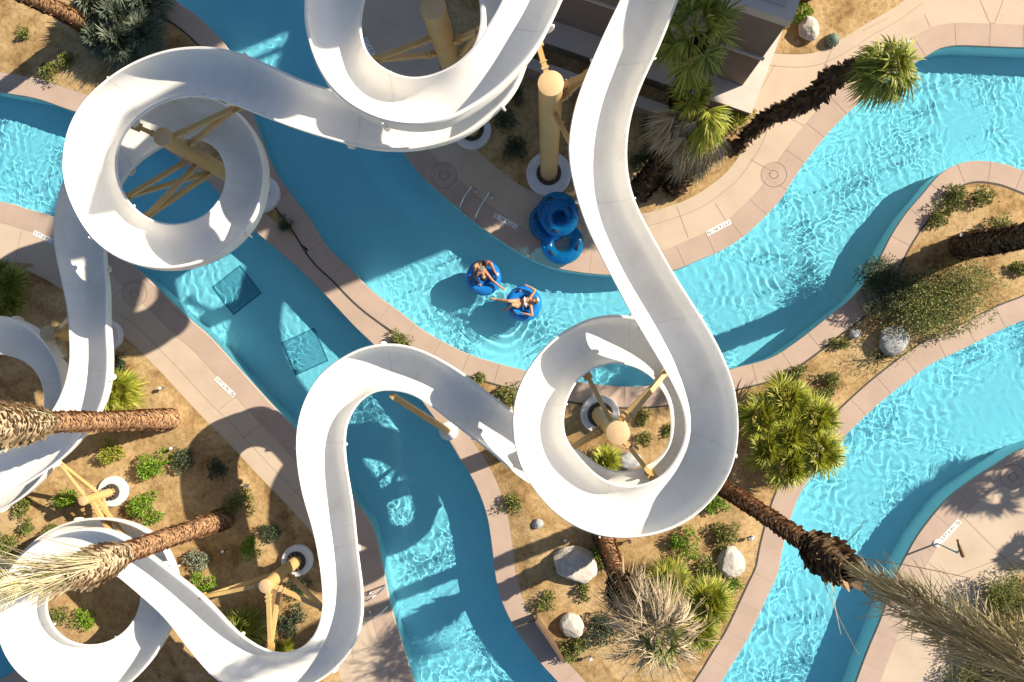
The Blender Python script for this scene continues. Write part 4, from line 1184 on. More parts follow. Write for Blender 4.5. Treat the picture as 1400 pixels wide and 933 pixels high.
for k in range(30):      # hanging dead fans
    f = rng.uniform(0.45, 1.0); p0 = axis0 + ax * f; a = rng.uniform(0, 2 * PI); o = np.array([math.cos(a), math.sin(a), 0])
    fan(S, p0 + o * rng.uniform(0.05, 0.2), -axn * 0.9 + o * rng.uniform(0.1, 0.6) + rng.normal(0, .15, 3), rng.uniform(0.35, 0.65), 14, rng.uniform(0.2, 0.6), 0.022, 0.35)
for k in range(13):      # long bare stalks at the lower end
    a = rng.uniform(0, 2 * PI); o = np.array([math.cos(a), math.sin(a), 0]); p0 = axis0 + ax * rng.uniform(0.0, 0.12)
    S.add(p0 + o * 0.25, (axn * 1.0 + o * rng.uniform(0.15, 0.55))[None], o, rng.uniform(0.9, 1.8), 0.02, rng.uniform(-0.75, 0.75), segs=9, prof=[1, 1, .8, .5])
S.build('dead_fronds', SKIRT, pt)
S = Strips(); crown(S, axis1 + axn * 1.5, 20, 0.6, 0.6, el=(80, -40), n=20); S.build('crown', SAGE, pt)

# --- palm trunk at the right edge
pt = palm('palm with a dark trunk on the right edge beside the feathery shrub', (1316, 337))
trunk(pt, [P(1314, 338, 0), P(1322, 336, 0.3), P(1360, 330, 1.5), P(1420, 318, 3.6), P(1560, 280, 6.6)], [0.42, 0.36, 0.31, 0.29, 0.26], BARKD, size=0.11, out=0.03)
S = Strips(); crown(S, P(1600, 270, 7.2), 24, 0.95, 1.0, el=(80, -50), n=18); S.build('crown', GREEN, pt)

# --- curved shaggy palm whose green crown hangs over the upper right channel
pt = palm('curved palm with a dark shaggy trunk and green crown above the upper right channel', (1008, 203))
trunk(pt, [P(1008, 203, 0), P(1022, 186, 0.5), P(1042, 166, 1.4), P(1080, 148, 2.5), P(1112, 133, 3.4), P(1138, 108, 4.1), P(1168, 93, 4.8)], [0.12, 0.13, 0.145, 0.165, 0.19, 0.22, 0.13], BARKD, size=0.14, out=0.12, up=-0.3, density=1.5)
S = Strips()
tp = P(1168, 92, 4.85)
for k in range(60):
    d = P(1205, 92, 5.3) - tp; d /= np.linalg.norm(d); o = rng.normal(0, 0.16, 3)
    S.add(tp + o * 0.3, (d + o)[None], np.array([0, 0, 1.0]), rng.uniform(0.7, 1.3), 0.04, 0.06)
c0 = P(1216, 92, 5.1)
crown(S, c0, 34, 0.62, 0.42, el=(85, -45), n=20, w=0.05, droop=0.85, spread=1.5)
S.build('crown', GREEN, pt)

# --- stout palm with a brown and green skirt by the building
pt = palm('stout palm with a brown skirt and bright yellow-green fronds between wall and path', (885, 258))
trunk(pt, [P(868, 268, 0), P(884, 250, 0.5), P(905, 225, 1.5), P(930, 195, 2.7)], [0.34, 0.30, 0.30, 0.30], BARKD, size=0.15, out=0.10)
S = Strips(); c0 = P(962, 152, 3.7); ct = P(962, 152, 3.7)
for k in range(44):
    a = rng.uniform(PI * 0.90, PI * 1.75); e = math.radians(rng.uniform(-70, 0)); d = np.array([math.cos(a) * math.cos(e), math.sin(a) * math.cos(e), math.sin(e)])
    b1 = c0 + d * rng.uniform(0.25, 0.95) - np.array([0, 0, 0.1]); d2 = d + np.array([-0.25, -0.35, -0.5])
    fan(S, b1, d2, rng.uniform(0.65, 0.95), 18, rng.uniform(0.5, 1.0), 0.035, 0.45)
S.build('dead_fronds', DRY, pt)
S = Strips()
for k in range(26):
    a = rng.uniform(-PI * 0.62, -PI * 0.1); e = math.radians(rng.uniform(-50, 55)); d = np.array([math.cos(a) * math.cos(e), math.sin(a) * math.cos(e), math.sin(e)])
    b1 = c0 + d * rng.uniform(0.15, 0.5) + np.array([0, 0, 0.12])
    S.add(c0, (b1 - c0)[None], np.array([0, 0, 1.0]), np.linalg.norm(b1 - c0), 0.03, 0, segs=2)
    fan(S, b1, d + np.array([0.1, -0.3, -0.35]), rng.uniform(0.6, 0.9), 20, rng.uniform(0.6, 1.3), 0.045, 0.6)
crown(S, P(948, 132, 3.75), 12, 0.48, 0.3, el=(80, 0), n=18, droop=0.5)
S.build('crown', YGREEN, pt)

# --- its smaller neighbour, only a shaggy stump with hanging dead fronds
pt = palm('short shaggy palm stump with hanging dead fronds left of the curved palm', (925, 254))
trunk(pt, [P(918, 262, 0), P(928, 246, 0.5), P(945, 215, 1.6)], [0.30, 0.28, 0.26], BARKD, size=0.15, out=0.12)
S = Strips(); c1 = P(950, 196, 2.3)
for k in range(40):
    a = rng.uniform(PI * 0.7, PI * 1.9); e = math.radians(rng.uniform(-60, 10)); d = np.array([math.cos(a) * math.cos(e), math.sin(a) * math.cos(e), math.sin(e)])
    fan(S, c1 + d * rng.uniform(0.1, 0.6), d + np.array([-0.1, -0.2, -0.5]), rng.uniform(0.5, 0.85), 15, rng.uniform(0.4, 0.9), 0.03, 0.5)
S.build('dead_fronds', SKIRT, pt)
# --- palm in the shade of the building
pt = palm('dark green palm standing in the shade against the building wall', (925, 152))
trunk(pt, [P(925, 152, 0), P(930, 130, 1.6), P(940, 100, 3.4), P(955, 62, 5.3)], [0.24, 0.22, 0.21, 0.20], BARKD, size=0.13, out=0.05)
S = Strips(); crown(S, P(950, 42, 5.7), 20, 0.72, 0.66, el=(80, -30), n=26, w=0.055, droop=0.3); S.build('crown', GREEN, pt)

# --- dry palm under the large spiral
pt = palm('palm with a mop of grey dry fronds below the large spiral', (826, 738))
trunk(pt, [P(822, 728, 0), P(830, 748, 0.7), P(840, 775, 1.9), P(850, 800, 3.0)], [0.31, 0.27, 0.25, 0.24], BARK, size=0.10, out=0.035)
trunk(pt, [P(846, 790, 2.6), P(851, 803, 3.1), P(862, 822, 3.8)], [0.26, 0.40, 0.30], BARKD, size=0.2, out=0.15, name='leaf_boots')
S = Strips(); c0 = P(896, 864, 5.0)
for k in range(54):
    a = k * 2.39996; e = math.radians(rng.uniform(-45, 60)); d = np.array([math.cos(a) * math.cos(e), math.sin(a) * math.cos(e), math.sin(e)])
    b1 = c0 + d * rng.uniform(0.1, 0.75) * np.array([1, 1, 0.7])
    S.add(c0, (b1 - c0)[None], np.array([0, 0, 1.0]), np.linalg.norm(b1 - c0), 0.03, 0, segs=2)
    fan(S, b1, d + np.array([0.0, 0.12, -0.1]) + rng.normal(0, .25, 3), rng.uniform(0.45, 1.05), 13, rng.uniform(0.2, 0.8), 0.026, 0.95)
for k in range(320):
    a = rng.uniform(0, 2 * PI); o = np.array([math.cos(a), math.sin(a), rng.uniform(-0.6, 0.8)])
    S.add(c0 + o * rng.uniform(0.1, 0.9) + rng.normal(0, .12, 3), (o + rng.normal(0, .6, 3))[None], np.array([0, 0, 1.0]) + rng.normal(0, .5, 3), rng.uniform(0.3, 1.0), 0.022, rng.uniform(0, 1.0), segs=6)
for k in range(120):
    f = rng.uniform(0, 1); p0 = P(852 + 35 * f, 805 + 50 * f, 3.2 + 1.6 * f); a = rng.uniform(0, 2 * PI); o = np.array([math.cos(a), math.sin(a), 0])
    S.add(p0 + o * 0.25, (o * 0.5 + np.array([0.0, 0.3, -0.5]))[None], o, rng.uniform(0.4, 0.8), 0.03, 0.2)
S.build('dead_fronds', DRY, pt)
S = Strips(); crown(S, c0 + np.array([0.15, -0.15, 0.1]), 5, 0.5, 0.35, el=(70, 20), n=14, droop=0.3); S.build('crown', SAGE, pt)

# --- palm at the top left
pt = palm('palm trunk with pale ringed bark at the top left corner', (117, 35))
trunk(pt, [P(119, 36, 0), P(105, 27, 0.9), P(75, 12, 2.3), P(30, -8, 4.0), P(-40, -40, 6.2), P(-150, -100, 8.4)], [0.30, 0.23, 0.22, 0.21, 0.2], BARK, size=0.10, out=0.03)
S = Strips(); crown(S, P(-150, -100, 8.6), 26, 0.95, 1.0, el=(80, -40), n=18); S.build('crown', GREEN, pt)
# --- palms beyond the frame casting shadows in; the top one is added for shade
for lab, g, z, sc_ in (('palm added behind the building, beyond the top edge, for its shade', (1100, -8), 8.4, 1.0), ('palm beyond the right edge throwing its crown shadow on the deck', (1648, 560), 4.2, 0.62), ('small palm beyond the lower right edge', (1585, 690), 2.6, 0.4)):
    pt = palm(lab, g); b = P(*g, 0)
    trunk(pt, [b, b + [0.05, 0.05, z * 0.5], b + [0.15, 0.1, z]], [0.3, 0.24, 0.22], BARK, size=0.13, out=0.04)
    S = Strips(); crown(S, b + [0.15, 0.1, z + 0.2], 34, 0.95 * sc_, 0.95 * sc_, el=(80, -40), n=20, w=0.06); S.build('crown', GREEN, pt)

# --- low fan palms and spiky plants
def low_palm(px, r_px, label, mat, count=26, n=22, h=0.35, name='fan_palm_shrub', cat='fan palm', group='low fan palms'):
    r = r_px / 42.0; b = P(*px, 0.15); z = ground_z(b[0], b[1])
    o = empty(name, (b[0], b[1], z), label, cat, group)
    S = Strips()
    k = 1 if r < 0.9 else 6
    cs = [(0, 0)] if k == 1 else [(r * rng.uniform(.42, .66) * math.cos(1.05 * i_ + .5) * (i_ > 0), 1.12 * r * rng.uniform(.42, .66) * math.sin(1.05 * i_ + .5) * (i_ > 0)) for i_ in range(k + 1)]
    for cx, cy_ in cs:
        rr = r * 1.15 if k == 1 else r * rng.uniform(0.42, 0.66)
        crown(S, (b[0] + cx, b[1] + cy_, z + h * rng.uniform(0.6, 1.3)), count, rr * 0.66, rr * 0.5, el=(85, 5), n=n, w=0.035 + 0.014 * rr, droop=0.35)
    S.build('fronds', mat, o)
    m = MB(); m.tube([(b[0], b[1], z - 0.05), (b[0], b[1], z + h * 0.7)], [0.12, 0.09], 8); m.build('stem', TWIG, o)
    return o
low_palm((1067, 592), 66, 'big yellow-green fan palm clump right of the large spiral', YGREEN, count=22, h=0.6)
low_palm((170, 534), 30, 'yellow-green fan palm beside the path at the left', YGREEN, count=30, h=0.4)
low_palm((910, 790), 30, 'green fan palm behind the dry palm, nearer the slide', YGREEN, count=28, h=0.5)
low_palm((962, 815), 31, 'green fan palm right of the dry palm', YGREEN, count=30, h=0.5)
low_palm((945, 850), 30, 'low fan palm half under the dry fronds', YGREEN, count=26, h=0.45)
low_palm((338, 856), 32, 'dark fan palm under the lower hairpin', GREEN, count=28, h=0.5)
low_palm((388, 886), 18, 'small yellow fan palm at the inner bend of the hairpin', YGREEN, count=18, h=0.3)
low_palm((828, 628), 20, 'yellow-green tuft inside the large spiral', YGREEN, count=20, h=0.3)
o = low_palm((180, 38), 66, 'grey-green spiky plant in the shade at the top left', DUSTY, count=34, n=26, h=0.7)
low_palm((12, 402), 46, 'broad dark plant in the shade at the left edge', GREEN, count=30, n=18, h=0.6)
low_palm((1385, 905), 45, 'dark green plant under the dead skirt at the bottom right', SAGE, count=24, n=16, h=0.5)

def shrub(px, r_px, label, mat, h=None, n=None, leaf=0.068, squash=1.0, ang=0.0, cat='shrub', group='small shrubs in the sand', twigs=10, clumps=9, name='shrub', dens=1.0):
    r = r_px / 42.0 * 1.25; h = h or r * 0.85; b = P(*px, h * 0.4); z = ground_z(b[0], b[1])
    o = empty(name, (b[0], b[1], z), label, cat, group)
    n = n or int(np.clip(4200 * r * r * dens, 320, 12000))
    cl = []
    for k in range(clumps):
        a = rng.uniform(0, 2 * PI); q = math.sqrt(rng.uniform(0, 1)) * 0.78
        cl.append((q * math.cos(a), q * math.sin(a), rng.uniform(0.3, 0.85) * (1 - 0.45 * q * q), rng.uniform(0.28, 0.48)))
    cl = np.array(cl); i = rng.integers(0, clumps, n)
    d = rng.normal(0, 1, (n, 3)); d /= np.linalg.norm(d, axis=1)[:, None]
    q = d * (rng.uniform(0.25, 1, n) ** 0.5)[:, None] * cl[i, 3:4]
    x = (cl[i, 0] + q[:, 0]) * r; y = (cl[i, 1] + q[:, 1]) * r * squash; zz = np.maximum(0.02, (cl[i, 2] + q[:, 2] * 0.9) * h)
    ca, sa = math.cos(ang), math.sin(ang)
    c = np.stack([b[0] + x * ca - y * sa, b[1] + x * sa + y * ca, z + zz], 1)
    S = Strips()
    out = d + rng.normal(0, 0.5, (n, 3)) + np.array([0, 0, 0.35])
    nr = rng.normal(0, 1, (n, 3)) + np.array([0, 0, 0.8])
    S.add(c, out, nr, leaf * rng.uniform(0.7, 1.5, n), leaf * 0.55 * rng.uniform(0.8, 1.2, n), 0.1, segs=2, prof=[0.3, 1, .8, .1])
    S.build('foliage', mat, o)
    m = MB()
    for k in range(twigs):
        t = cl[k % clumps]; e = np.array([b[0] + (t[0] * ca - t[1] * squash * sa) * r, b[1] + (t[0] * sa + t[1] * squash * ca) * r, z + t[2] * h])
        s0 = np.array([b[0], b[1], z - 0.02]) + rng.normal(0, 0.05 * r, 3) * [1, 1, 0]
        m.tube([s0, 0.5 * (s0 + e) + rng.normal(0, 0.04 * r, 3) + [0, 0, 0.06 * h], e], [0.012 + 0.01 * r, 0.009 + 0.006 * r, 0.005], 5)
    m.build('stems', TWIG, o)
    return o
SH = [
    (215, 637, 20, BRIGHT, 'round green bush in full sun left of the slide shadow, upper of two'),
    (204, 694, 20, BRIGHT, 'round green bush in full sun beside the bright white column foot'),
    (92, 683, 15, BRIGHT, 'green bush behind the braces of the short tan column'),
    (151, 617, 16, YGREEN, 'yellow-green bush below the lying palm trunk at the left'),
    (35, 690, 13, SAGE, 'dull green tuft under the slide at the left edge'),
    (45, 722, 12, SAGE, 'dull green tuft in the sand above the lower ring'),
    (72, 727, 10, SAGE, 'small tuft in the column shadow above the lower ring'),
    (12, 745, 15, SAGE, 'dull green tuft at the left edge above the lower ring'),
    (281, 797, 17, BRIGHT, 'bright yellowish green bush beside the lower slide, left of the braces'),
    (270, 766, 13, PALE, 'pale grey plant between palm trunk and hairpin column'),
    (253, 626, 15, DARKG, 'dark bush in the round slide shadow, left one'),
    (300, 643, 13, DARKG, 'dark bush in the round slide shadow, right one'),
    (330, 688, 17, SAGE, 'sage tuft at the foot of the lower palm trunk'),
    (345, 749, 14, BRIGHT, 'dark green bush half in shadow left of the hairpin column'),
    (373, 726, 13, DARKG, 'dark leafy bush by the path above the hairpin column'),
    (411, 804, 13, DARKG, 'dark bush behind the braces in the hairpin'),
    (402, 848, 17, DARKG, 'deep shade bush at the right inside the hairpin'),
    (117, 845, 13, BRIGHT, 'green tuft inside the lower ring, right one'),
    (85, 840, 12, SAGE, 'green tuft inside the lower ring, left one'),
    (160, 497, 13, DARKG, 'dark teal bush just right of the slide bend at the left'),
    (548, 463, 12, SAGE, 'small tuft between the two copings above the hairpin'),
    (654, 519, 8, SAGE, 'tiny tuft between coping and slide'),
    (697, 541, 15, SAGE, 'tuft squeezed between the slide and the large spiral'),
    (698, 690, 12, SAGE, 'rounded ochre-green bush left of the large spiral'),
    (747, 821, 11, SAGE, 'open reddish-green plant left of the small boulder'),
    (786, 892, 16, SAGE, 'flowering tuft beside the bronze panel'),
    (801, 806, 11, SAGE, 'brownish tuft under the big boulder'),
    (936, 740, 17, BRIGHT, 'bright green bush below the rim of the large spiral'),
    (993, 732, 16, SAGE, 'thin sage bush above the round white boulder'),
    (964, 775, 13, SAGE, 'dry brown tuft left of the round white boulder'),
    (1004, 798, 9, BRIGHT, 'small green tuft under the round white boulder'),
    (826, 762, 14, BRIGHT, 'green plant at the foot of the dry palm'),
    (822, 858, 20, DARKG, 'dark plant with reddish leaves left of the dry fronds'),
    (982, 690, 13, BRIGHT, 'green bush beside the tall palm trunk'),
    (1308, 270, 15, SAGE, 'spiky sage tuft on the right sand tip, left one'),
    (1342, 272, 13, SAGE, 'spiky sage tuft on the right sand tip, right one'),
    (1285, 294, 13, SAGE, 'thin dry tuft near the coping of the right sand tip'),
    (1395, 372, 12, SAGE, 'dark tuft at the right edge'),
    (1370, 312, 16, SAGE, 'low grey-green plant beside the dark trunk at the right'),
    (1094, 514, 11, SAGE, 'small dark tuft above the big fan palm clump, left one'),
    (1136, 521, 11, SAGE, 'small dark tuft above the big fan palm clump, right one'),
    (1127, 540, 10, SAGE, 'small tuft just right of the big fan palm clump'),
    (1147, 471, 10, SAGE, 'sparse tuft beside the grey-blue boulder'),
    (877, 568, 10, SAGE, 'thin grass tuft inside the large spiral, upper one'),
    (912, 590, 8, SAGE, 'tiny tuft at the inner rim of the large spiral'),
    (880, 600, 9, SAGE, 'thin grass tuft inside the large spiral, middle one'),
    (1099, 22, 12, BRIGHT, 'green bush above the pale boulder at the top right'),
    (33, 46, 8, SAGE, 'tiny tuft on the sunlit sand at the top left'),
    (68, 98, 13, SAGE, 'green tuft above the coping at the top left'),
    (95, 82, 11, SAGE, 'green tuft at the edge of the shade, top left'),
    (125, 3, 14, BRIGHT, 'yellow-green bush at the top edge beside the palm foot'),
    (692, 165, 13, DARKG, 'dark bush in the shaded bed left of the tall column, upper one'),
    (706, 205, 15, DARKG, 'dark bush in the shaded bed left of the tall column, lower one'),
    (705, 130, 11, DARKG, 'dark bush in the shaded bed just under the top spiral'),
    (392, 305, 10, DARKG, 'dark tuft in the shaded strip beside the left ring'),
    (885, 212, 20, DARKG, 'dark bush added to darken the bed right of the middle slide, lower one'),  # this bush and the next are added to darken the bed
    (893, 168, 19, DARKG, 'dark bush added to darken the bed right of the middle slide, upper one'),
    (1010, 160, 17, YGREEN, 'yellow-green bush where the shaggy trunk leaves the ground'),
]
for x, y, r, m_, lab in SH: shrub((x, y), r, lab, m_)
shrub((1285, 412), 62, 'wide feathery desert shrub on the sand between the right channels', FEATHER, h=1.1, n=11000, leaf=0.06, squash=0.62, ang=math.radians(14), clumps=60, twigs=50, group='feathery shrubs', name='desert_shrub')
shrub((1215, 395), 44, 'darker feathery shrub in the trunk shadow right of the upper channel', DARKG, h=0.9, n=6000, leaf=0.065, squash=0.75, ang=math.radians(20), clumps=18, twigs=22, group='feathery shrubs', name='desert_shrub')
shrub((1200, 490), 34, 'sparse twiggy shrub below the grey-blue boulder', SAGE, h=0.5, n=700, leaf=0.045, squash=0.5, ang=math.radians(15), clumps=16, twigs=26, group='feathery shrubs', name='desert_shrub')
shrub((1392, 832), 42, 'bushy green shrub at the lower right edge', SAGE, h=1.0, n=6500, leaf=0.06, clumps=16, group='feathery shrubs', name='desert_shrub')
shrub((1330, 905), 34, 'grey-brown shrub beneath the dead palm skirt', SAGE, h=0.6, n=2500, leaf=0.06, clumps=14, group='feathery shrubs', name='desert_shrub')
# barrel cactus
cb_ = P(1139, 54, 0.15); cz = ground_z(cb_[0], cb_[1])
ob = empty('barrel_cactus', (cb_[0], cb_[1], cz), 'round blue-green cactus beside the pale boulder at the top right', 'cactus')
m = MB(); vs = []; fs = []; k = 48; nr = 9
for i in range(nr + 1):
    e = PI * 0.5 * i / nr
    for j in range(k):
        q = 2 * PI * j / k; rr = 0.21 * math.cos(e) * (1 + 0.09 * math.cos(q * 12)) + 0.002
        vs.append((cb_[0] + rr * math.cos(q), cb_[1] + rr * math.sin(q), cz + 0.02 + 0.26 * math.sin(e)))
for i in range(nr):
    for j in range(k): fs.append((i * k + j, i * k + (j + 1) % k, (i + 1) * k + (j + 1) % k, (i + 1) * k + j))
m.add(vs, fs); m.build('body', flat_mat('cactus_skin', (0.10, 0.17, 0.13), 0.6), ob, smooth=True)
S = Strips()
for j in range(12):
    for i in range(9):
        q = 2 * PI * j / 12; e = PI * 0.5 * (i + 0.5) / 9.5; d = np.array([math.cos(q) * math.cos(e), math.sin(q) * math.cos(e), math.sin(e)])
        p0 = np.array([cb_[0] + 0.228 * d[0], cb_[1] + 0.228 * d[1], cz + 0.02 + 0.26 * d[2]])
        S.add(np.repeat(p0[None], 3, 0), d + rng.normal(0, 0.5, (3, 3)), np.array([0.3, 0.2, 1.0]), 0.05, 0.006, 0, segs=1)
S.build('spines', STRAW, ob)

# --- boulders
def rock_mat(name, c0, c1):
    return noise_mat(name, [(0.3, c0), (0.55, tuple((a + b) / 2 for a, b in zip(c0, c1))), (0.72, c1)], scale=5, detail=10, rough=0.9, bump=0.6, bscale=14)
ROCKW = rock_mat('pale_rock', (0.36, 0.32, 0.27), (0.60, 0.56, 0.50))
ROCKG = rock_mat('grey_rock', (0.24, 0.25, 0.25), (0.42, 0.42, 0.41))
def boulder(px, rx, ry, hz, label, mat, ang=0.0, seed=0):
    b = P(*px, hz * 0.4); z = ground_z(b[0], b[1]); me = bpy.data.meshes.new('boulder'); bm = bmesh.new()
    bmesh.ops.create_icosphere(bm, subdivisions=5, radius=1.0)
    r_ = np.random.default_rng(seed); planes = r_.normal(0, 1, (16, 3)); planes /= np.linalg.norm(planes, axis=1)[:, None]; lim = r_.uniform(0.68, 0.95, 16)
    ca, sa = math.cos(ang), math.sin(ang)
    for v in bm.verts:
        p = np.array(v.co); s = p @ planes.T
        f = np.min(np.where(s > 1e-3, lim / np.maximum(s, 1e-3), 9)); f = min(1.0, f)
        p = p * (0.75 * f + 0.25) * (1 + 0.05 * mnoise.fractal(Vector(p * 2.1 + seed), 1.0, 2.0, 5))
        x, y = p[0] * rx / 42, p[1] * ry / 42
        v.co = Vector((b[0] + x * ca - y * sa, b[1] + x * sa + y * ca, z - 0.06 + (p[2] * 0.5 + 0.42) * hz))
    bm.to_mesh(me); bm.free()
    o = link('boulder', me, mat, smooth=True); me.set_sharp_from_angle(angle=math.radians(28))
    return tag(o, label, 'boulder', 'boulders in the sand')
boulder((786, 773), 34, 25, 0.62, 'large angular pale boulder left of the dry palm', ROCKW, -0.15, 1)
boulder((999, 768), 19, 21, 0.5, 'round white boulder near the tall palm trunk', ROCKW, 0.4, 2)
boulder((783, 855), 17, 18, 0.4, 'smooth pale boulder above the bronze panel', ROCKW, 0.8, 3)
boulder((1221, 467), 21, 21, 0.5, 'grey-blue boulder in the dappled shade of the feathery shrub', ROCKG, 0.3, 4)
boulder((1105, 40), 14, 18, 0.5, 'pale boulder under the green bush at the top right', ROCKW, 0.2, 5)
boulder((858, 630), 19, 12, 0.4, 'grey boulder inside the large spiral', ROCKG, 0.1, 6)
boulder((735, 716), 8, 7, 0.25, 'small grey stone left of the large spiral', ROCKG, 0.2, 7)
boulder((1169, 457), 9, 7, 0.25, 'small angular stone left of the grey-blue boulder', ROCKG, 0.5, 8)
boulder((1027, 736), 5, 4, 0.14, 'little stone beside the garden light near the coping', ROCKW, 0.5, 9)

# pebbles and dry leaf bits lying on the sand
def litter():
    vs = []; fs = []; n = 0; r_ = np.random.default_rng(99); k = 0
    for vo, h in BED_H:
        x0, y0 = P(-20, 950)[:2]; x1, y1 = P(1420, -20)[:2]
        ok = (vo[:, 0] > x0) & (vo[:, 0] < x1) & (vo[:, 1] > y0) & (vo[:, 1] < y1) & (h > 0.02)
        idx = np.nonzero(ok)[0]
        if not len(idx): continue
        pick = r_.choice(idx, int(len(idx) * 0.42)); 
        for i in pick:
            x, y = vo[i] + r_.uniform(-.08, .08, 2); s = r_.uniform(0.008, 0.024) * (2.2 if r_.random() < .05 else 1); z = h[i]
            a = r_.uniform(0, 6.28, 5) ; m_ = 5; an = np.sort(r_.uniform(0, 6.28, m_))
            base = [(x + s * math.cos(t) * r_.uniform(.7, 1.3), y + s * math.sin(t) * r_.uniform(.7, 1.3), z - 0.01) for t in an]
            top = (x, y, z + s * r_.uniform(0.4, 0.9))
            vs += base + [top]; fs += [(n + j, n + (j + 1) % m_, n + m_) for j in range(m_)]; n += m_ + 1
    o = link('pebbles', mesh_from('pebbles', vs, fs), PEB); tag(o, kind='stuff')
PEB = leaf_mat('pebble', [(0.10, 0.07, 0.04), (0.26, 0.18, 0.10), (0.42, 0.34, 0.24), (0.55, 0.48, 0.38)], transl=0.0, rough=0.95)
litter()
# ================================================================== swim tubes and people
def vinyl(name, col, alpha):
    m, t, b = new_mat(name)
    tc = t.nodes.new('ShaderNodeTexCoord'); n = t.nodes.new('ShaderNodeTexNoise'); n.inputs['Scale'].default_value = 4
    t.links.new(tc.outputs['Object'], n.inputs['Vector'])
    r = ramp(t, [(0.3, tuple(c * 0.85 for c in col)), (0.7, tuple(min(1, c * 1.12) for c in col))])
    t.links.new(n.outputs['Fac'], r.inputs[0]); t.links.new(r.outputs[0], b.inputs['Base Color'])
    b.inputs['Roughness'].default_value = 0.12; b.inputs['Specular IOR Level'].default_value = 0.6
    b.inputs['Coat Weight'].default_value = 0.5
    tr = t.nodes.new('ShaderNodeBsdfTransparent'); tr.inputs[0].default_value = (0.10, 0.62, 0.86, 1)
    mx = t.nodes.new('ShaderNodeMixShader'); mx.inputs[0].default_value = 1 - alpha
    t.links.new(b.outputs[0], mx.inputs[1]); t.links.new(tr.outputs[0], mx.inputs[2])
    t.links.new(mx.outputs[0], t.nodes['Material Output'].inputs[0])
    return m
TUBE_A = vinyl('blue_vinyl', (0.012, 0.20, 0.62), 0.80)
TUBE_B = vinyl('clear_blue_vinyl', (0.008, 0.24, 0.58), 0.34)
m_black = flat_mat('black_rubber', (0.012, 0.012, 0.015), 0.5)
def torus_mesh(R, r, flat=0.92, nu=56, nv=18, wob=0.006):
    U_, V_ = np.meshgrid(np.arange(nu), np.arange(nv), indexing='ij')
    u = 2 * PI * U_ / nu; v = 2 * PI * V_ / nv
    rr = r * (1 + wob * np.sin(u * 14))
    x = (R + rr * np.cos(v)) * np.cos(u); y = (R + rr * np.cos(v)) * np.sin(u); z = rr * flat * np.sin(v)
    q = np.stack([U_ * nv + V_, ((U_ + 1) % nu) * nv + V_, ((U_ + 1) % nu) * nv + (V_ + 1) % nv, U_ * nv + (V_ + 1) % nv], -1).reshape(-1, 4)
    return np_mesh('ring', np.stack([x, y, z], -1).reshape(-1, 3), q)
def swim_tube(c, label, mat, R=0.40, r=0.185, rot=(0, 0, 0), handles=(0.6, 2.6), floor=True, group='blue swim tubes'):
    o = empty('swim_tube', c, label, 'swim tube', group)
    o.rotation_euler = rot
    link('ring', torus_mesh(R, r), mat, o, smooth=True, world=False)
    if floor:
        m = MB(); m.lathe([(R - r * 0.55, -0.075), (R - r * 0.55, -0.06)], (0, 0, 0), 40); m.build('floor', mat, o, world=False)
    for a in handles:
        m = MB(); u = np.array([math.cos(a), math.sin(a), 0]); t = np.array([-u[1], u[0], 0])
        pts = []
        for k in range(9):
            s = (k - 4) / 4; pts.append(u * (R + 0.02) + t * s * 0.115 + np.array([0, 0, r * 0.92 + 0.045 * (1 - s * s) - 0.006]))
        for k in range(8): m.bar(pts[k], pts[k + 1], 0.055, 0.014)
        m.build('handle', m_black, o, world=False)
    m = MB(); a = handles[0] + 1.4; m.lathe([(0.02, 0), (0.02, 0.02), (0.012, 0.025)], ((R - 0.08) * math.cos(a), (R - 0.08) * math.sin(a), r * 0.85), 10); m.build('valve', m_black, o, world=False)
    return o
ZT = WATER_Z + 0.075
t1 = P(661, 380, ZT); t2 = P(716, 415.5, ZT)
swim_tube(t1, 'blue swim tube carrying the person with dark hair and grey-green top', TUBE_A, handles=(-0.25, 3.3))
swim_tube(t2, 'blue swim tube carrying the person in the white bikini', TUBE_A, handles=(1.95, 3.9))
swim_tube(P(751, 304, 0.2), 'clear blue tube lying flat at the left of the stack on the deck', TUBE_B, R=0.45, r=0.205, handles=(2.8, 0.4), floor=False)
swim_tube(P(769, 333, 0.2), 'clear blue tube lying flat nearest the water edge on the deck', TUBE_B, R=0.47, r=0.21, handles=(-0.3, 3.9), floor=False)
swim_tube(P(762, 290, 0.58), 'clear blue tube lying on the others close to the column foot', TUBE_B, R=0.44, r=0.2, handles=(2.2, -0.5), floor=False)
swim_tube(P(765, 298, 0.94), 'topmost tilted blue tube of the stack on the deck', TUBE_B, R=0.40, r=0.19, rot=(0.16, -0.10, 0.4), handles=(4.0, 0.2), floor=False)

SKIN = noise_mat('skin_tan', [(0.3, (0.42, 0.22, 0.125)), (0.7, (0.50, 0.275, 0.165))], scale=12, rough=0.45)
SKIN2 = noise_mat('skin_warm', [(0.3, (0.36, 0.18, 0.10)), (0.7, (0.44, 0.23, 0.135))], scale=12, rough=0.45)
HAIRB = noise_mat('brown_hair', [(0.3, (0.07, 0.035, 0.016)), (0.7, (0.15, 0.08, 0.035))], scale=60, rough=0.6, stretch=(1, 1, 6))
HAIRD = noise_mat('dark_hair', [(0.3, (0.015, 0.010, 0.008)), (0.7, (0.04, 0.025, 0.018))], scale=60, rough=0.6, stretch=(1, 1, 6))
WHITE = flat_mat('white_fabric', (0.76, 0.74, 0.68), 0.8)
OLIVE = flat_mat('grey_green_fabric', (0.17, 0.19, 0.155), 0.85)
NAVY = flat_mat('dark_fabric', (0.02, 0.022, 0.03), 0.85)
CORAL = flat_mat('coral_fabric', (0.52, 0.07, 0.06), 0.85)
EYE = flat_mat('eye_dark', (0.02, 0.015, 0.012), 0.3)
LIP = flat_mat('lip', (0.38, 0.10, 0.08), 0.5)

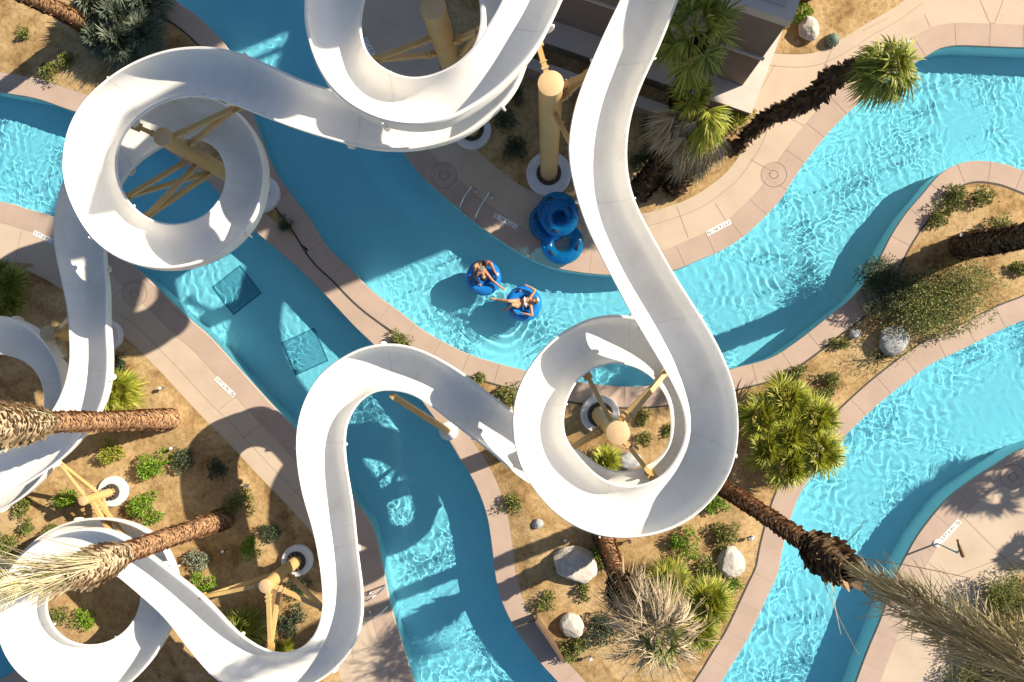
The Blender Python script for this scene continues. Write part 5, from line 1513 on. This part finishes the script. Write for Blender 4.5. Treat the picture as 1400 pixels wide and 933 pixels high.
def capsule(m, pts, rad, seg=14):
    """tapered limb with rounded ends"""
    pts = [np.array(p, float) for p in pts]
    a = pts[0] - pts[1]; a /= np.linalg.norm(a); b = pts[-1] - pts[-2]; b /= np.linalg.norm(b)
    P_ = []; R_ = []
    for k in range(4, 0, -1):
        q = k / 4 * PI / 2; P_.append(pts[0] + a * rad[0] * math.sin(q)); R_.append(max(1e-3, rad[0] * math.cos(q)))
    mid = catmull(np.array(pts), 0.03); s0 = np.linspace(0, 1, len(pts)); 
    for i, p in enumerate(mid): P_.append(p); R_.append(float(np.interp(i / (len(mid) - 1), s0, rad)))
    for k in range(1, 5):
        q = k / 4 * PI / 2; P_.append(pts[-1] + b * rad[-1] * math.sin(q)); R_.append(max(1e-3, rad[-1] * math.cos(q)))
    m.tube(P_, R_, seg)
def blob(m, c, r, axes=None, seg=18):
    """ellipsoid; axes = 3 unit vectors"""
    c = np.array(c, float); A = np.eye(3) if axes is None else np.array(axes); vs = []; fs = []; n = seg // 2
    for i in range(n + 1):
        e = -PI / 2 + PI * i / n
        for j in range(seg):
            q = 2 * PI * j / seg; v = np.array([r[0] * math.cos(e) * math.cos(q), r[1] * math.cos(e) * math.sin(q), r[2] * math.sin(e)]); vs.append(c + v @ A)
    for i in range(n):
        for j in range(seg): fs.append((i * seg + j, i * seg + (j + 1) % seg, (i + 1) * seg + (j + 1) % seg, (i + 1) * seg + j))
    m.add(vs, fs)
def fuse(m, name, mat, parent, voxel=0.0075, sm=4):
    """melt overlapping shapes into one continuous skin"""
    me = mesh_from(name, m.v, m.f)
    o = bpy.data.objects.new(name, me); COL.objects.link(o)
    r = o.modifiers.new('r', 'REMESH'); r.mode = 'VOXEL'; r.voxel_size = voxel; r.use_smooth_shade = True
    s = o.modifiers.new('s', 'SMOOTH'); s.iterations = sm; s.factor = 0.5
    bpy.context.view_layer.update()
    out = bpy.data.meshes.new_from_object(o.evaluated_get(bpy.context.evaluated_depsgraph_get()))
    bpy.data.objects.remove(o); bpy.data.meshes.remove(me)
    out.name = name
    return link(name, out, mat, parent, smooth=True)
def unit(v): return v / (np.linalg.norm(v) + 1e-9)
def hand(m, wrist, d, palm_n, side):
    """palm, four unequal bent fingers and a thumb leaving the side of the palm"""
    d = unit(d); n = unit(palm_n - d * d.dot(palm_n)); s = np.cross(d, n) * side
    blob(m, wrist + d * 0.045, (0.05, 0.038, 0.016), [d, s, n])
    for k, (off, L) in enumerate(((-0.030, 0.062), (-0.010, 0.075), (0.010, 0.078), (0.029, 0.070))):
        b = wrist + d * 0.078 + s * off; e = d + s * off * 4
        capsule(m, [b, b + e * L * 0.5 + n * 0.006, b + e * L * 0.85 + n * 0.026], [0.0098, 0.0090, 0.0075], 8)
    b = wrist + d * 0.028 + s * 0.034
    capsule(m, [b, b + s * 0.03 + d * 0.022 + n * .004, b + s * 0.040 + d * 0.050 + n * .012], [0.0115, 0.0105, 0.009], 8)
def foot(m, ankle, shin, toe):
    toe = unit(toe)
    capsule(m, [ankle - toe * 0.045, ankle + toe * 0.07, ankle + toe * 0.155], [0.036, 0.038, 0.026], 10)
def J(x, y, z): return P(x, y, z)

def person(label, J_, skin, hair, clothes, up, face, loc):
    """J_: joints in world space. One fused body, hair and clothing as children."""
    root = empty('person', loc, label, 'person')
    j = J_; m = MB()
    sh = 0.5 * (j['shL'] + j['shR']); hp = 0.5 * (j['hpL'] + j['hpR'])
    ax = unit(sh - hp); sd = unit(j['shR'] - j['shL']); fr = unit(up - ax * ax.dot(up)); sd = np.cross(fr, ax) * (1 if np.dot(np.cross(fr, ax), sd) > 0 else -1)
    A = [sd, fr, ax]
    blob(m, hp + ax * 0.03, (0.165, 0.115, 0.12), A); blob(m, hp + ax * 0.18, (0.125, 0.09, 0.13), A)
    blob(m, sh - ax * 0.13, (0.155, 0.105, 0.17), A); blob(m, sh - ax * 0.01, (0.175, 0.075, 0.07), A)
    for s in (-1, 1): blob(m, sh - ax * 0.17 + sd * s * 0.075 + fr * 0.075, (0.062, 0.05, 0.06), A)
    capsule(m, [sh - ax * 0.02, 0.5 * (sh + j['head']), j['head'] - unit(j['head'] - sh) * 0.05], [0.062, 0.052, 0.055])
    hd = j['head']; ha = unit(hd - sh) ; fc = unit(face - ha * ha.dot(face)); hs = np.cross(fc, ha); HA = [hs, fc, ha]
    blob(m, hd + ha * 0.03 - fc * 0.008, (0.075, 0.092, 0.095), HA); blob(m, hd - ha * 0.045 + fc * 0.02, (0.056, 0.066, 0.066), HA)
    capsule(m, [hd + fc * 0.085 + ha * 0.02, hd + fc * 0.105 - ha * 0.012], [0.012, 0.017], 8)
    for s in (-1, 1): blob(m, hd + hs * s * 0.077 - ha * 0.0, (0.012, 0.02, 0.03), HA, 10)
    for S_ in ('L', 'R'):
        sgn = -1 if S_ == 'L' else 1
        capsule(m, [j['sh' + S_], 0.5 * (j['sh' + S_] + j['el' + S_]), j['el' + S_]], [0.058, 0.050, 0.040])
        capsule(m, [j['el' + S_], j['el' + S_] * .6 + j['wr' + S_] * .4, j['wr' + S_]], [0.041, 0.041, 0.026])
        hand(m, j['wr' + S_], j['wr' + S_] - j['el' + S_], j['palm' + S_], sgn)
        capsule(m, [j['hp' + S_], 0.5 * (j['hp' + S_] + j['kn' + S_]), j['kn' + S_]], [0.092, 0.076, 0.056])
        capsule(m, [j['kn' + S_], j['kn' + S_] * .65 + j['an' + S_] * .35, j['an' + S_]], [0.055, 0.054, 0.034])
        foot(m, j['an' + S_], j['an' + S_] - j['kn' + S_], j['toe' + S_])
    fuse(m, 'body', skin, root)
    m = MB(); blob(m, hd + ha * 0.045 - fc * 0.025, (0.088, 0.092, 0.095), HA)
    for k in range(5):
        o = hs * (k - 2) * 0.03; capsule(m, [hd + ha * 0.07 - fc * 0.06 + o, hd - fc * 0.10 + o * 1.2 + ha * 0.01, hd - fc * 0.10 + o * 1.4 - ha * 0.10], [0.04, 0.04, 0.02], 8)
    fuse(m, 'hair', hair, root, 0.009)
    for s in (-1, 1):
        m = MB(); blob(m, hd + hs * s * 0.032 + fc * 0.082 + ha * 0.018, (0.013, 0.006, 0.007), HA, 10); m.build('eye', EYE, root, smooth=True)
    m = MB(); blob(m, hd + fc * 0.086 - ha * 0.05, (0.024, 0.008, 0.008), HA, 10); m.build('mouth', LIP, root, smooth=True)
    clothes(root, j, sh, hp, ax, sd, fr, A)
    return root

UPW = np.array([0, 0, 1.0])
def bikini(root, j, sh, hp, ax, sd, fr, A):
    m = MB(); blob(m, hp + ax * 0.005, (0.171, 0.121, 0.075), A); fuse(m, 'bikini_bottom', WHITE, root, 0.008, 2)
    m = MB()
    for s in (-1, 1): blob(m, sh - ax * 0.17 + sd * s * 0.075 + fr * 0.083, (0.060, 0.05, 0.058), A)
    m2 = [sh - ax * 0.175 + sd * 0.163 * math.cos(q) + fr * 0.113 * math.sin(q) for q in np.linspace(0, 2 * PI, 25)]
    m.tube(m2, 0.012, 6)
    fuse(m, 'bikini_top', WHITE, root, 0.007, 2)
jA = dict(head=J(729.5, 411.5, 0.30), shL=J(725.5, 417.5, 0.22), shR=J(725.5, 406, 0.22), hpL=J(708, 418, 0.10), hpR=J(708, 412.5, 0.10),
          elR=J(731.5, 397, 0.25), wrR=J(722.5, 391.5, 0.27), elL=J(727.5, 431.5, 0.22), wrL=J(716, 428.8, 0.22),
          palmL=np.array([0, -1, 0.3]), palmR=np.array([0, -1, -0.4]),
          knR=J(695.5, 412, 0.28), anR=J(677.5, 409.6, 0.15), knL=J(700.5, 417.0, 0.42), anL=J(693, 423.2, 0.16),
          toeR=np.array([-1.0, 0.3, 0.35]), toeL=np.array([-1.0, -0.15, 0.1]))
person('person in a white bikini lying back on the lower tube, arms bent beside the head', jA, SKIN, HAIRB, bikini, UPW, np.array([-0.25, 0, 1.0]), t2)
def shirt(root, j, sh, hp, ax, sd, fr, A):
    m = MB(); blob(m, sh - ax * 0.14, (0.166, 0.116, 0.165), A); blob(m, hp + ax * 0.2, (0.137, 0.101, 0.12), A); fuse(m, 'top', OLIVE, root, 0.009, 3)
    m = MB(); blob(m, hp + ax * 0.02, (0.174, 0.124, 0.11), A)
    for S_ in 'LR': capsule(m, [j['hp' + S_], j['hp' + S_] * .6 + j['kn' + S_] * .4], [0.102, 0.09])
    fuse(m, 'shorts', NAVY, root, 0.009, 3)
    m = MB(); m.tube([sh - ax * 0.02 + sd * 0.085 * math.cos(q) + fr * 0.085 * math.sin(q) for q in np.linspace(0, 2 * PI, 21)], 0.014, 6); m.build('neck_strap', CORAL, root, smooth=True)
    m = MB(); k = j['knR']; d = unit(j['knR'] - j['hpR']); b, c = perp(d)
    m.tube([k - d * 0.1 + (b * math.cos(q) + c * math.sin(q)) * 0.072 for q in np.linspace(0, 2 * PI, 17)], 0.022, 6); m.build('knee_band', CORAL, root, smooth=True)
jB = dict(head=J(660.8, 378.8, 0.34), shL=J(654.5, 373.8, 0.25), shR=J(664.5, 373.0, 0.25), hpL=J(654.5, 360, 0.12), hpR=J(659.8, 359.5, 0.12),
          elR=J(673, 383.5, 0.24), wrR=J(685, 393.2, 0.20), elL=J(651, 380.5, 0.18), wrL=J(654.5, 386.0, 0.16),
          palmL=np.array([0, 0, -1.0]), palmR=np.array([0, 0.2, -1.0]),
          knR=J(671, 361, 0.38), anR=J(675.5, 370.5, 0.12), knL=J(649.5, 364.5, 0.36), anL=J(649, 372.5, 0.12),
          toeR=np.array([0.5, -0.8, 0.1]), toeL=np.array([-0.2, -1.0, 0.1]))
person('person with dark hair and grey-green top in the upper tube, reaching towards the other rider', jB, SKIN2, HAIRD, shirt, UPW, np.array([0.1, 0.15, 1.0]), t1)
